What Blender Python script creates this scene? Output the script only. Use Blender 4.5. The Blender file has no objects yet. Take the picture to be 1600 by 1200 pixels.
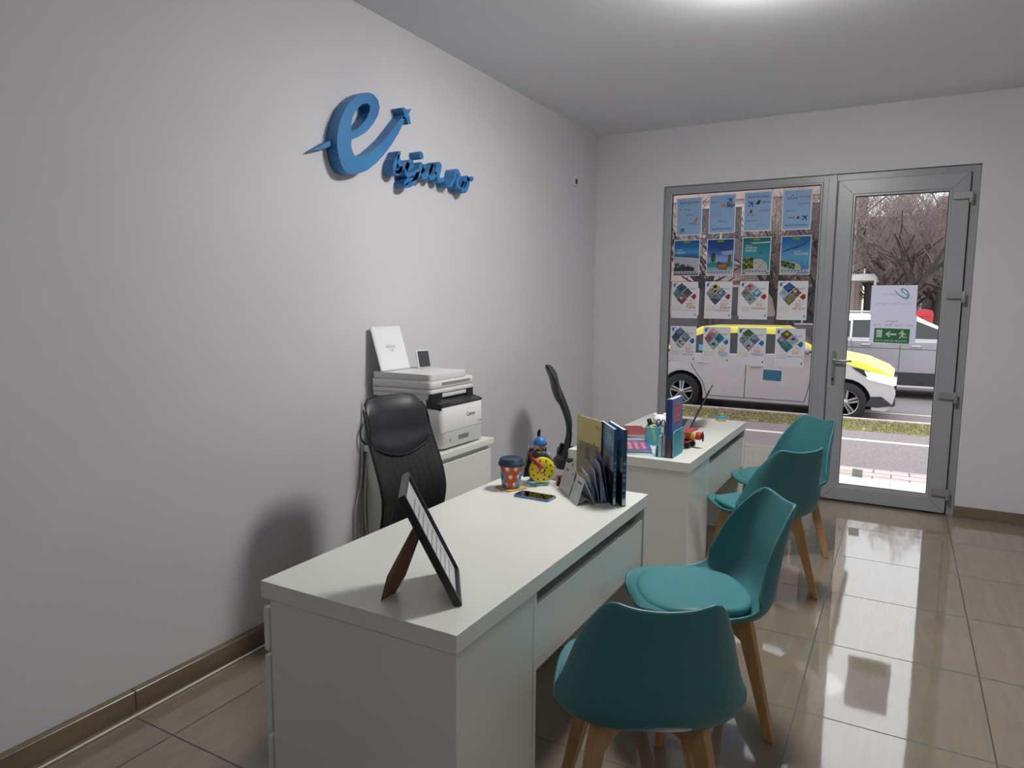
import bpy, bmesh, math, random
from mathutils import Vector, Matrix, geometry
R=math.radians
random.seed(7)
scn=bpy.context.scene
COL=scn.collection
# ---------------------------------------------------------------- camera
cd=bpy.data.cameras.new('camera'); cam=bpy.data.objects.new('camera',cd); COL.objects.link(cam)
cd.sensor_width=36.0; cd.lens=36.0*1091.86/1600.0; cd.clip_start=.05; cd.clip_end=300
_yaw,_pit,_rol=0.50688014,0.11565529,0.00766172
_fw=Vector((-math.sin(_yaw)*math.cos(_pit),math.cos(_yaw)*math.cos(_pit),-math.sin(_pit)))
_r=Vector((math.cos(_yaw),math.sin(_yaw),0)); _u=_r.cross(_fw)
_r2=_r*math.cos(_rol)+_u*math.sin(_rol); _u2=-_r*math.sin(_rol)+_u*math.cos(_rol)
_m=Matrix((_r2,_u2,-_fw)).transposed().to_4x4(); _m.translation=Vector((0,0,1.5))
cam.matrix_world=_m
scn.camera=cam
# ---------------------------------------------------------------- world: bright overcast sky
SKY=2.9
w=bpy.data.worlds.new('overcast_sky'); scn.world=w; w.use_nodes=True
nt=w.node_tree; nt.nodes.clear()
out=nt.nodes.new('ShaderNodeOutputWorld'); bg=nt.nodes.new('ShaderNodeBackground')
tc=nt.nodes.new('ShaderNodeTexCoord'); sx=nt.nodes.new('ShaderNodeSeparateXYZ'); rp=nt.nodes.new('ShaderNodeValToRGB')
nt.links.new(tc.outputs['Generated'],sx.inputs[0]); nt.links.new(sx.outputs['Z'],rp.inputs[0])
rp.color_ramp.elements[0].position=0.0; rp.color_ramp.elements[0].color=(.66,.68,.72,1)
rp.color_ramp.elements[1].position=.7; rp.color_ramp.elements[1].color=(1,.99,1.0,1)
nt.links.new(rp.outputs[0],bg.inputs[0]); bg.inputs[1].default_value=SKY
nt.links.new(bg.outputs[0],out.inputs[0])
# sky portals in the two openings
def portal(x,z,sx_,sz):
    l=bpy.data.lights.new('window_portal','AREA'); l.shape='RECTANGLE'; l.size=sx_; l.size_y=sz; l.cycles.is_portal=True
    o=bpy.data.objects.new('window_portal',l); COL.objects.link(o); o.location=(x,6.02,z); o.rotation_euler=(R(-90),0,0)
portal(-1.17,1.38,1.3,2.2); portal(-.05,1.24,.95,2.5)
# ---------------------------------------------------------------- exposure
scn.view_settings.view_transform='Standard'; scn.view_settings.look='None'
scn.view_settings.exposure=0.0; scn.view_settings.gamma=1.0; scn.view_settings.use_curve_mapping=False
LAMP=103.0; FILL_LAMP=13.0     # radiance of the ceiling lamp's diffuser and of the added fill lamp
# ---------------------------------------------------------------- materials
def lin(c):
    if isinstance(c,str):
        c=[int(c[i:i+2],16)/255 for i in (0,2,4)]
        return tuple(((x+.055)/1.055)**2.4 if x>.04045 else x/12.92 for x in c)
    return tuple(c)
MATS={}
def mat(name,col,rough=.5,metal=0,spec=.5,coat=0,emit=None,estr=0,ior=1.5,sheen=0):
    if name in MATS: return MATS[name]
    m=bpy.data.materials.new(name); m.use_nodes=True; b=m.node_tree.nodes['Principled BSDF']
    b.inputs['Base Color'].default_value=(*lin(col),1); b.inputs['Roughness'].default_value=rough
    b.inputs['Metallic'].default_value=metal; b.inputs['Specular IOR Level'].default_value=spec
    b.inputs['Coat Weight'].default_value=coat; b.inputs['IOR'].default_value=ior
    if sheen: b.inputs['Sheen Weight'].default_value=sheen
    if emit: b.inputs['Emission Color'].default_value=(*lin(emit),1); b.inputs['Emission Strength'].default_value=estr
    MATS[name]=m; return m
def N(m,t): return m.node_tree.nodes.new(t)
def L(m,a,b): m.node_tree.links.new(a,b)
def noisy(m,c1,c2,scale=5,detail=4,bump=0,bscale=None,stretch=None,coord='Object',dist=.002):
    b=m.node_tree.nodes['Principled BSDF']
    t=N(m,'ShaderNodeTexCoord'); mp=N(m,'ShaderNodeMapping'); n=N(m,'ShaderNodeTexNoise'); r=N(m,'ShaderNodeValToRGB')
    L(m,t.outputs[coord],mp.inputs[0]); L(m,mp.outputs[0],n.inputs['Vector'])
    if stretch: mp.inputs['Scale'].default_value=stretch
    n.inputs['Scale'].default_value=scale; n.inputs['Detail'].default_value=detail
    r.color_ramp.elements[0].position=.3; r.color_ramp.elements[1].position=.7
    r.color_ramp.elements[0].color=(*lin(c1),1); r.color_ramp.elements[1].color=(*lin(c2),1)
    L(m,n.outputs['Fac'],r.inputs[0]); L(m,r.outputs[0],b.inputs['Base Color'])
    if bump:
        n2=N(m,'ShaderNodeTexNoise'); n2.inputs['Scale'].default_value=bscale or scale*8; n2.inputs['Detail'].default_value=3
        L(m,mp.outputs[0],n2.inputs['Vector'])
        bp=N(m,'ShaderNodeBump'); bp.inputs['Strength'].default_value=bump; bp.inputs['Distance'].default_value=dist
        L(m,n2.outputs['Fac'],bp.inputs['Height']); L(m,bp.outputs[0],b.inputs['Normal'])
    return m
def clear_glass(name,tint=(.93,.95,.96),ior=1.5):
    if name in MATS: return MATS[name]
    m=bpy.data.materials.new(name); m.use_nodes=True; m.node_tree.nodes.clear()
    o=N(m,'ShaderNodeOutputMaterial'); mx=N(m,'ShaderNodeMixShader'); tr=N(m,'ShaderNodeBsdfTransparent'); gl=N(m,'ShaderNodeBsdfGlossy'); fr=N(m,'ShaderNodeFresnel')
    tr.inputs[0].default_value=(*tint,1); gl.inputs['Roughness'].default_value=.0; fr.inputs[0].default_value=ior
    L(m,fr.outputs[0],mx.inputs[0]); L(m,tr.outputs[0],mx.inputs[1]); L(m,gl.outputs[0],mx.inputs[2]); L(m,mx.outputs[0],o.inputs[0])
    MATS[name]=m; return m
def sheet(name,col,transl=.35,alpha=1.0,rough=.6):
    """thin paper or film: part of the light comes through"""
    if name in MATS: return MATS[name]
    m=bpy.data.materials.new(name); m.use_nodes=True; m.node_tree.nodes.clear()
    o=N(m,'ShaderNodeOutputMaterial'); mx=N(m,'ShaderNodeMixShader'); d=N(m,'ShaderNodeBsdfPrincipled'); t=N(m,'ShaderNodeBsdfTranslucent')
    d.inputs['Base Color'].default_value=(*lin(col),1); d.inputs['Roughness'].default_value=rough; t.inputs[0].default_value=(*lin(col),1)
    mx.inputs[0].default_value=min(.9,transl*1.25); L(m,d.outputs[0],mx.inputs[1]); L(m,t.outputs[0],mx.inputs[2])
    last=mx
    if alpha<1:
        tr=N(m,'ShaderNodeBsdfTransparent'); m2=N(m,'ShaderNodeMixShader'); m2.inputs[0].default_value=alpha
        L(m,tr.outputs[0],m2.inputs[1]); L(m,mx.outputs[0],m2.inputs[2]); last=m2
    L(m,last.outputs[0],o.inputs[0]); MATS[name]=m; return m

M_wall=noisy(mat('wall_paint','d6d4d8',.62,spec=.25),'d3d1d6','d9d8dc',1.2,3,bump=.15,bscale=60)
M_ceil=mat('ceiling_paint','e6e6ea',.8,spec=.1)
M_skirt=noisy(mat('skirting_tile','7a6b58',.28),'6c5e4d','82735f',3,4,stretch=(3,1,6))
# polished porcelain floor tile
def floor_mat():
    m=mat('polished_tile','a39a8c',.045,ior=1.62); b=m.node_tree.nodes['Principled BSDF']; b.inputs['Specular IOR Level'].default_value=1.0
    t=N(m,'ShaderNodeTexCoord'); mp=N(m,'ShaderNodeMapping'); L(m,t.outputs['Object'],mp.inputs[0])
    mp.inputs['Location'].default_value=(.257,-2.66,0)
    br=N(m,'ShaderNodeTexBrick'); br.offset=0; br.squash=1; L(m,mp.outputs[0],br.inputs['Vector'])
    br.inputs['Scale'].default_value=1; br.inputs['Brick Width'].default_value=.622; br.inputs['Row Height'].default_value=.622
    br.inputs['Mortar Size'].default_value=.003; br.inputs['Mortar Smooth'].default_value=.1
    br.inputs['Color1'].default_value=(1,1,1,1); br.inputs['Color2'].default_value=(.93,.93,.93,1); br.inputs['Mortar'].default_value=(.12,.11,.10,1)
    n=N(m,'ShaderNodeTexNoise'); mp2=N(m,'ShaderNodeMapping'); L(m,t.outputs['Object'],mp2.inputs[0]); mp2.inputs['Scale'].default_value=(9,1.6,1)
    L(m,mp2.outputs[0],n.inputs['Vector']); n.inputs['Scale'].default_value=2.2; n.inputs['Detail'].default_value=7; n.inputs['Roughness'].default_value=.65
    r=N(m,'ShaderNodeValToRGB'); L(m,n.outputs['Fac'],r.inputs[0]); r.color_ramp.elements[0].position=.3; r.color_ramp.elements[1].position=.72
    r.color_ramp.elements[0].color=(*lin('82786a'),1); r.color_ramp.elements[1].color=(*lin('8f8575'),1)
    mu=N(m,'ShaderNodeMix'); mu.data_type='RGBA'; mu.blend_type='MULTIPLY'; mu.inputs[0].default_value=1
    L(m,r.outputs[0],mu.inputs[6]); L(m,br.outputs['Color'],mu.inputs[7]); L(m,mu.outputs[2],b.inputs['Base Color'])
    rr=N(m,'ShaderNodeMapRange'); L(m,br.outputs['Fac'],rr.inputs[0]); rr.inputs[3].default_value=.045; rr.inputs[4].default_value=.6; L(m,rr.outputs[0],b.inputs['Roughness'])
    bp=N(m,'ShaderNodeBump'); bp.invert=True; bp.inputs['Strength'].default_value=.4; bp.inputs['Distance'].default_value=.001; L(m,br.outputs['Fac'],bp.inputs['Height'])
    n3=N(m,'ShaderNodeTexNoise'); n3.inputs['Scale'].default_value=7; L(m,t.outputs['Object'],n3.inputs['Vector'])
    b2=N(m,'ShaderNodeBump'); b2.inputs['Strength'].default_value=.06; b2.inputs['Distance'].default_value=.004; L(m,n3.outputs['Fac'],b2.inputs['Height']); L(m,bp.outputs[0],b2.inputs['Normal'])
    L(m,b2.outputs[0],b.inputs['Normal']); return m
M_floor=floor_mat()
M_pvc=mat('grey_frame_plastic','9a9da2',.32)
M_pvc2=mat('dark_gasket','1c1d1f',.6)
M_bead=mat('glazing_bead','9ea2a5',.25)
M_glass=clear_glass('door_glass')
M_glass2=clear_glass('tinted_window_glass',(.49,.475,.49))
M_metal=mat('brushed_metal','b4b2ae',.3,metal=1)
M_hinge=mat('hinge_cover','9b9a98',.35,metal=.4)
M_desk=noisy(mat('white_laminate','dfe0da',.26,spec=.4),'dddfd8','e2e3dd',2,2)
M_teal=mat('teal_plastic','3b787e',.42,spec=.45)
M_teal2=mat('teal_leatherette','408087',.5,spec=.4)
def wood():
    m=mat('beech_wood','b07a4c',.45); return noisy(m,'a67c55','bd9669',6,5,stretch=(6,6,.7))
M_wood=wood()
M_black=mat('black_plastic','17181b',.4)
M_leath=mat('black_leatherette','22242a',.42)
M_white=mat('white_plastic','dcdcdb',.38)
M_white2=mat('off_white_plastic','cfcfcc',.4)
M_dark=mat('dark_plastic','1b1c20',.35)
M_paper=sheet('paper_white','e8e8ec',.3)
M_chrome=mat('chrome','c8c8c8',.12,metal=1)
def mesh_fabric():
    m=bpy.data.materials.new('mesh_fabric'); m.use_nodes=True; nt=m.node_tree; b=nt.nodes['Principled BSDF']
    b.inputs['Base Color'].default_value=(.012,.012,.015,1); b.inputs['Roughness'].default_value=.6
    t=N(m,'ShaderNodeTexCoord'); s=N(m,'ShaderNodeSeparateXYZ'); L(m,t.outputs['Object'],s.inputs[0])
    def wv(o,k):
        a=N(m,'ShaderNodeMath'); a.operation='MULTIPLY'; a.inputs[1].default_value=k; L(m,o,a.inputs[0])
        c=N(m,'ShaderNodeMath'); c.operation='SINE'; L(m,a.outputs[0],c.inputs[0]); return c
    a=wv(s.outputs['Y'],1300); c=wv(s.outputs['Z'],1300)
    p=N(m,'ShaderNodeMath'); p.operation='MULTIPLY'; L(m,a.outputs[0],p.inputs[0]); L(m,c.outputs[0],p.inputs[1])
    g=N(m,'ShaderNodeMath'); g.operation='GREATER_THAN'; L(m,p.outputs[0],g.inputs[0])
    wv2=N(m,'ShaderNodeTexWave'); wv2.bands_direction='Y'; wv2.inputs['Scale'].default_value=9; wv2.inputs['Distortion'].default_value=3.5; wv2.inputs['Detail'].default_value=1; wv2.inputs['Detail Scale'].default_value=1.2; L(m,t.outputs['Object'],wv2.inputs['Vector'])
    mr=N(m,'ShaderNodeMapRange'); mr.inputs[3].default_value=.93; mr.inputs[4].default_value=.30; L(m,wv2.outputs['Fac'],mr.inputs[0]); L(m,mr.outputs[0],g.inputs[1])
    tr=N(m,'ShaderNodeBsdfTransparent'); mx=N(m,'ShaderNodeMixShader'); o=nt.nodes['Material Output']
    L(m,g.outputs[0],mx.inputs[0]); L(m,b.outputs[0],mx.inputs[1]); L(m,tr.outputs[0],mx.inputs[2]); L(m,mx.outputs[0],o.inputs[0]); return m
M_mesh=mesh_fabric()
_cc={}
def C(hexc,rough=.5,**k):
    key='paint_'+hexc+('' if rough==.5 else '_%d'%int(rough*100))
    return mat(key,hexc,rough,**k)
def P(hexc): return sheet('print_'+hexc,hexc,.3)
def _recol(m,fac_out,cols):
    r=N(m,'ShaderNodeValToRGB'); e=r.color_ramp.elements; n=len(cols)
    while len(e)<n: e.new(.5)
    for i,c in enumerate(cols): e[i].position=i/(n-1); e[i].color=(*lin(c),1)
    L(m,fac_out,r.inputs[0])
    for nd in list(m.node_tree.nodes):
        if nd.type=='BSDF_PRINCIPLED': L(m,r.outputs[0],nd.inputs['Base Color'])
        if nd.type=='BSDF_TRANSLUCENT': L(m,r.outputs[0],nd.inputs[0])
def P_grad(cols,z1,z0):
    """printed picture whose ink runs through a list of colours from z1 (top) to z0"""
    k='print_sky_'+cols[0]+cols[-1]
    if k in MATS: return MATS[k]
    m=sheet(k,cols[0],.3); t=N(m,'ShaderNodeTexCoord'); s=N(m,'ShaderNodeSeparateXYZ'); mr=N(m,'ShaderNodeMapRange'); L(m,t.outputs['Object'],s.inputs[0]); L(m,s.outputs['Z'],mr.inputs[0])
    mr.inputs[1].default_value=z1; mr.inputs[2].default_value=z0; _recol(m,mr.outputs[0],cols); return m
def P_photo(c1,c2,c3,scale=48):
    """printed holiday snapshot: patches of three inks"""
    k='print_photo_'+c1+c2+c3
    if k in MATS: return MATS[k]
    m=sheet(k,c1,.3); t=N(m,'ShaderNodeTexCoord'); mp=N(m,'ShaderNodeMapping'); mp.inputs['Scale'].default_value=(1,1,1.8); mp.inputs['Location'].default_value=(hash(c1)%7*.3 if False else int(c1,16)%97*.07,0,int(c2,16)%89*.05)
    n=N(m,'ShaderNodeTexNoise'); n.inputs['Scale'].default_value=scale; n.inputs['Detail'].default_value=5; L(m,t.outputs['Object'],mp.inputs[0]); L(m,mp.outputs[0],n.inputs['Vector'])
    mr=N(m,'ShaderNodeMapRange'); mr.inputs[1].default_value=.34; mr.inputs[2].default_value=.66; L(m,n.outputs['Fac'],mr.inputs[0]); _recol(m,mr.outputs[0],[c1,c1,c2,c3]); return m
# ---------------------------------------------------------------- mesh builder
_txt={}
def text_geo(s,size=1,shear=0,bold=0,spacing=1):
    k=(s,shear,bold,spacing)
    if k not in _txt:
        c=bpy.data.curves.new('lettering','FONT'); c.body=s; c.size=1; c.shear=shear; c.offset=bold; c.space_character=spacing; c.resolution_u=2; c.fill_mode='FRONT'
        o=bpy.data.objects.new('lettering',c); me=o.to_mesh()
        vs=[v.co.copy() for v in me.vertices]; fs=[tuple(p.vertices) for p in me.polygons]; o.to_mesh_clear(); bpy.data.objects.remove(o); bpy.data.curves.remove(c)
        _txt[k]=(vs,fs)
    vs,fs=_txt[k]
    return [v*size for v in vs],fs
class MB:
    def __init__(s): s.v=[];s.f=[];s.m=[];s.sm=[];s.mats=[];s.T=Matrix.Identity(4)
    def mi(s,m):
        if m not in s.mats: s.mats.append(m)
        return s.mats.index(m)
    def add(s,vs,fs,m,smooth=False,T=None):
        o=len(s.v); TT=s.T@T if T is not None else s.T
        s.v+=[TT@Vector(v) for v in vs]; i=s.mi(m)
        for f in fs: s.f.append(tuple(o+k for k in f)); s.m.append(i); s.sm.append(smooth)
        return s
    def box(s,x0,x1,y0,y1,z0,z1,m,T=None):
        vs=[(x0,y0,z0),(x1,y0,z0),(x1,y1,z0),(x0,y1,z0),(x0,y0,z1),(x1,y0,z1),(x1,y1,z1),(x0,y1,z1)]
        return s.add(vs,[(0,3,2,1),(4,5,6,7),(0,1,5,4),(1,2,6,5),(2,3,7,6),(3,0,4,7)],m,False,T)
    def quad(s,pts,m,T=None): return s.add(pts,[tuple(range(len(pts)))],m,False,T)
    def prism(s,poly,a,b,m,plane='xy',holes=(),T=None,smooth=False,mside=None):
        """extrude 2d outline(s) from a to b along the axis not in 'plane'"""
        mk={'xy':lambda p,h:(p[0],p[1],h),'xz':lambda p,h:(p[0],h,p[1]),'yz':lambda p,h:(h,p[0],p[1])}[plane]
        rings=[list(poly)]+[list(h) for h in holes]; flat=[p for r in rings for p in r]
        tris=geometry.tessellate_polygon([[Vector((p[0],p[1],0)) for p in r] for r in rings]); n=len(flat)
        vs=[mk(p,a) for p in flat]+[mk(p,b) for p in flat]
        s.add(vs,[tuple(t) for t in tris]+[tuple(n+i for i in t[::-1]) for t in tris],m,False,T)
        o=0
        for r in rings:
            k=len(r); fs=[(o+i,o+(i+1)%k,n+o+(i+1)%k,n+o+i) for i in range(k)]; o+=k
            s.add(vs,fs,mside or m,smooth,T)
        return s
    def tube(s,pts,r,m,n=8,caps=True,T=None,flat=1.0):
        pts=[Vector(p) for p in pts]; k=len(pts); rr=r if isinstance(r,(list,tuple)) else [r]*k
        vs=[];fs=[]; up=Vector((0,0,1)); d0=(pts[1]-pts[0]).normalized()
        if abs(d0.z)>.95: up=Vector((1,0,0))
        a=d0.cross(up).normalized()
        for i,p in enumerate(pts):
            d=((pts[min(i+1,k-1)]-pts[max(i-1,0)])).normalized(); a=(a-d*a.dot(d)).normalized(); b=d.cross(a)
            for j in range(n):
                t=2*math.pi*j/n; vs.append(p+a*math.cos(t)*rr[i]+b*math.sin(t)*rr[i]*flat)
        for i in range(k-1):
            for j in range(n): fs.append((i*n+j,i*n+(j+1)%n,(i+1)*n+(j+1)%n,(i+1)*n+j))
        if caps: fs+= [tuple(range(n))[::-1],tuple((k-1)*n+j for j in range(n))]
        return s.add(vs,fs,m,n>4,T)
    def lathe(s,prof,m,n=32,T=None,smooth=True,cap=True):
        vs=[];fs=[];k=len(prof)
        for r,z in prof:
            for j in range(n): t=2*math.pi*j/n; vs.append((r*math.cos(t),r*math.sin(t),z))
        for i in range(k-1):
            for j in range(n): fs.append((i*n+j,i*n+(j+1)%n,(i+1)*n+(j+1)%n,(i+1)*n+j))
        if cap and prof[0][0]>1e-5: fs.append(tuple(range(n))[::-1])
        if cap and prof[-1][0]>1e-5: fs.append(tuple((k-1)*n+j for j in range(n)))
        return s.add(vs,fs,m,smooth,T)
    def grid(s,fn,nu,nv,m,T=None,closed=False,smooth=True):
        vs=[fn(i/(nu if closed else nu-1),j/(nv-1)) for j in range(nv) for i in range(nu)]; fs=[]
        for j in range(nv-1):
            for i in range(nu if closed else nu-1): fs.append((j*nu+i,j*nu+(i+1)%nu,(j+1)*nu+(i+1)%nu,(j+1)*nu+i))
        return s.add(vs,fs,m,smooth,T)
    def ball(s,c,r,m,n=16,T=None):
        rx,ry,rz=r if isinstance(r,(tuple,list)) else (r,r,r)
        def fn(u,v):
            a=2*math.pi*u; b=math.pi*(v-.5); return (c[0]+rx*math.cos(b)*math.cos(a),c[1]+ry*math.cos(b)*math.sin(a),c[2]+rz*math.sin(b))
        return s.grid(fn,n,n//2+2,m,T,closed=True)
    def text(s,t,size,T,m,align='l',shear=0,bold=0,spacing=1,width=None,depth=0):
        if bold and 'M' in t:
            for i,dd in enumerate((-.35,0,.35)): s.text(t,size,T@Matrix.Translation((dd*bold*size*2,0,0)),m,align,shear,0,spacing,width,depth+i*1e-5)
            return s
        vs,fs=text_geo(t,size,shear,bold,spacing)
        if not vs: return s
        x0=min(v.x for v in vs);x1=max(v.x for v in vs)
        if width: k=width/(x1-x0); vs=[Vector((v.x*k,v.y,0)) for v in vs]; x0*=k;x1*=k
        dx={'l':0,'c':-(x0+x1)/2,'r':-x1}[align]
        return s.add([Vector((v.x+dx,v.y,depth)) for v in vs],fs,m,False,T)
    def build(s,name,parent=None,loc=(0,0,0),rot=(0,0,0),bevel=0,seg=2,subsurf=0,solid=0,label=None,cat=None,group=None,kind=None,ang=30,weld=False):
        me=bpy.data.meshes.new(name); me.from_pydata(s.v,[],s.f)
        for m in s.mats: me.materials.append(m)
        me.polygons.foreach_set('material_index',s.m); me.polygons.foreach_set('use_smooth',s.sm); me.update()
        if weld or bevel:
            b=bmesh.new(); b.from_mesh(me); bmesh.ops.remove_doubles(b,verts=b.verts,dist=1e-5); bmesh.ops.recalc_face_normals(b,faces=b.faces); b.to_mesh(me); b.free()
        o=bpy.data.objects.new(name,me); COL.objects.link(o); o.location=loc; o.rotation_euler=rot
        if parent: o.parent=parent
        if solid: d=o.modifiers.new('solid','SOLIDIFY'); d.thickness=solid; d.offset=0
        if bevel: d=o.modifiers.new('bevel','BEVEL'); d.width=bevel; d.segments=seg; d.limit_method='ANGLE'; d.angle_limit=R(ang)
        if subsurf: d=o.modifiers.new('sub','SUBSURF'); d.levels=subsurf; d.render_levels=subsurf
        tag(o,label,cat,group,kind); return o
def tag(o,label=None,cat=None,group=None,kind=None):
    if label: o['label']=label
    if cat: o['category']=cat
    if group: o['group']=group
    if kind: o['kind']=kind
    return o
def thing(name,label,cat,loc=(0,0,0),rz=0,group=None,kind=None,rot=None):
    o=bpy.data.objects.new(name,None); o.empty_display_size=.05; COL.objects.link(o); o.location=loc; o.rotation_euler=rot or (0,0,rz)
    return tag(o,label,cat,group,kind)
def copy_tree(o,parent=None,first=True):
    c=o.copy(); COL.objects.link(c)
    if parent: c.parent=parent
    for ch in [x for x in bpy.data.objects if x.parent==o and x is not c]: copy_tree(ch,c)
    return c
XZ=lambda x,y,z:Matrix.Translation((x,y,z))@Matrix.Rotation(R(90),4,'X')          # text upright, facing -y
def rrect(x0,x1,y0,y1,r,n=5):
    o=[]
    for cx,cy,a in ((x1-r,y0+r,-90),(x1-r,y1-r,0),(x0+r,y1-r,90),(x0+r,y0+r,180)):
        for i in range(n+1): t=R(a+90*i/n); o.append((cx+r*math.cos(t),cy+r*math.sin(t)))
    return o
def disc(cx,cy,r,n=24,a0=0,a1=360): 
    return [(cx+r*math.cos(R(a0+(a1-a0)*i/n)),cy+r*math.sin(R(a0+(a1-a0)*i/n))) for i in range(n+(0 if a1-a0==360 else 1))]
def crom(P,n):
    """n samples along a smooth curve through tuples P"""
    k=len(P)-1; o=[]
    for s in range(n):
        t=s/(n-1)*k; i=min(int(t),k-1); t-=i
        p0=P[max(i-1,0)];p1=P[i];p2=P[i+1];p3=P[min(i+2,k)]
        o.append(tuple(.5*((2*b)+(-a+c)*t+(2*a-5*b+4*c-d)*t*t+(-a+3*b-3*c+d)*t**3) for a,b,c,d in zip(p0,p1,p2,p3)))
    return o
# ================================================================ the room
WX,WY,CZ=-2.40,5.82,2.935
OX0,OX1,OZ,WB=-1.80,.41,2.468,.30       # opening in the end wall; bottom of the window part
MX=-.53
RX,FY=2.3,-1.7
MB().box(WX-.02,RX+.02,FY-.02,WY+.21,-.12,0,M_floor).build('floor',kind='structure')
MB().box(WX-.2,RX+.2,FY-.2,WY+.25,CZ,CZ+.2,M_ceil).build('ceiling',kind='structure')
MB().box(WX-.2,WX,FY-.2,WY+.25,-.12,CZ,M_wall).build('wall_left',kind='structure')
MB().box(RX,RX+.2,FY-.2,WY+.25,-.12,CZ,M_wall).build('wall_right',kind='structure')
MB().box(WX,RX,FY-.2,FY,-.12,CZ,M_wall).build('wall_front',kind='structure')
mb=MB(); poly=[(WX,-.12),(OX0,-.12),(OX0,OZ),(OX1,OZ),(OX1,-.12),(RX,-.12),(RX,CZ),(WX,CZ)]
mb.prism(poly,WY,WY+.22,M_wall,'xz'); mb.box(OX0,MX,WY,WY+.22,-.12,WB,M_wall); mb.build('wall_back',kind='structure')
# tiled skirting
def skirt(name,x0,x1,y0,y1,step,axis):
    b=MB(); a0,a1=(y0,y1) if axis=='y' else (x0,x1); p=a0
    while p<a1-1e-3:
        q=min(p+step,a1)
        if axis=='y': b.box(x0,x1,p+.001,q-.001,0,.078,M_skirt)
        else: b.box(p+.001,q-.001,y0,y1,0,.078,M_skirt)
        p=q
    b.build(name,kind='structure',bevel=.002,seg=1)
skirt('baseboard_left',WX+.0005,WX+.035,-1.67+.0,WY-.002,.622,'y')
skirt('baseboard_back',.405,RX-.002,WY-.012,WY-.0005,.61,'x')
skirt('baseboard_right',RX-.012,RX-.0005,FY+.002,WY-.015,.61,'y')
# ---- window
def frame_ring(b,x0,x1,z0,z1,t,y0,y1,m,bead=.012,tb=None):
    tb=tb or t
    out_=[(x0,z0),(x1,z0),(x1,z1),(x0,z1)]; inn=[(x0+t,z0+tb),(x1-t,z0+tb),(x1-t,z1-t),(x0+t,z1-t)]
    b.prism(out_,y0,y1,m,'xz',holes=[inn])
win=thing('window_1',None,None,(0,0,0),kind='structure')
b=MB(); frame_ring(b,OX0+.002,MX,WB+.002,OZ-.002,.052,WY+.025,WY+.09,M_pvc); b.build('window_frame',win,bevel=.004)
b=MB(); frame_ring(b,OX0+.054,MX-.052,WB+.054,OZ-.054,.013,WY+.018,WY+.05,M_bead); b.build('glazing_bead',win,bevel=.003,label='lighter grey glazing bead')
b=MB(); frame_ring(b,OX0+.066,MX-.064,WB+.066,OZ-.066,.005,WY+.022,WY+.05,M_pvc2); b.build('gasket',win,label='black rubber gasket')
b=MB(); b.quad([(OX0+.06,WY+.045,WB+.06),(MX-.06,WY+.045,WB+.06),(MX-.06,WY+.045,OZ-.06),(OX0+.06,WY+.045,OZ-.06)],M_glass2); b.build('window_pane',win)
b=MB(); b.box(OX0+.004,MX,WY-.02,WY+.02,WB-.02,WB+.004,M_white); b.build('trim_1',kind='structure',bevel=.003)
# ---- door
dr=thing('door_1',None,None,(0,0,0),kind='structure')
b=MB(); frame_ring(b,MX+.001,OX1-.001,-.002,OZ-.002,.05,WY+.028,WY+.10,M_pvc,tb=.012); b.box(MX-.012,MX+.045,WY+.012,WY+.03,.0,OZ-.003,M_pvc); b.build('door_frame',dr,bevel=.003)
b=MB(); frame_ring(b,MX+.049,OX1-.052,.004,OZ-.05,.006,WY+.02,WY+.06,M_pvc2); b.build('door_gasket',dr,label='black rubber door seal')
LX0,LX1,LZ0,LZ1=-.474,.352,.012,2.415
b=MB(); frame_ring(b,LX0,LX1,LZ0,LZ1,.106,WY-.012,WY+.055,M_pvc); 
leaf=b.build('door_leaf',dr,bevel=.005)
for (ax,az,bx,bz) in ((LX0,LZ0,LX0+.106,LZ0+.106),(LX1,LZ0,LX1-.106,LZ0+.106),(LX0,LZ1,LX0+.106,LZ1-.106),(LX1,LZ1,LX1-.106,LZ1-.106)):
    pass
b=MB()
for (ax,az,bx,bz) in ((LX0,LZ0,LX0+.1,LZ0+.1),(LX1,LZ0,LX1-.1,LZ0+.1),(LX0,LZ1,LX0+.1,LZ1-.1),(LX1,LZ1,LX1-.1,LZ1-.1)):
    b.tube([(ax,WY-.0122,az),(bx,WY-.0122,bz)],.0009,M_pvc2,4)
b.build('corner_joint',leaf,label='mitred corner joint lines')
b=MB(); frame_ring(b,LX0+.104,LX1-.104,LZ0+.104,LZ1-.104,.016,WY-.006,WY+.03,M_bead); b.build('glazing_bead',leaf,bevel=.004,label='lighter grey glazing bead')
b=MB(); frame_ring(b,LX0+.119,LX1-.119,LZ0+.119,LZ1-.119,.005,WY+.0,WY+.03,M_pvc2); b.build('gasket',leaf,label='black rubber gasket')
b=MB(); b.quad([(LX0+.115,WY+.02,LZ0+.115),(LX1-.115,WY+.02,LZ0+.115),(LX1-.115,WY+.02,LZ1-.115),(LX0+.115,WY+.02,LZ1-.115)],M_glass); b.build('door_pane',dr)
b=MB(); b.prism(rrect(-.447,-.420,.90,1.155,.013),WY-.021,WY-.012,M_metal,'xz')
b.lathe([(.012,0),(.012,.03)],M_metal,16,T=Matrix.Translation((-.434,WY-.02,1.088))@Matrix.Rotation(R(90),4,'X'))
b.prism(disc(-.434,.945,.008),WY-.026,WY-.02,M_black,'xz'); b.box(-.437,-.431,WY-.0255,WY-.02,.925,.945,M_black)
pl=b.build('handle_plate',dr,bevel=.002,seg=1)
b=MB(); b.tube([(-.434,WY-.045,1.088),(-.434,WY-.058,1.088),(-.425,WY-.064,1.088),(-.32,WY-.064,1.088),(-.31,WY-.06,1.088)],[.009,.009,.009,.009,.007],M_metal,12); b.build('door_handle',dr)
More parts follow.
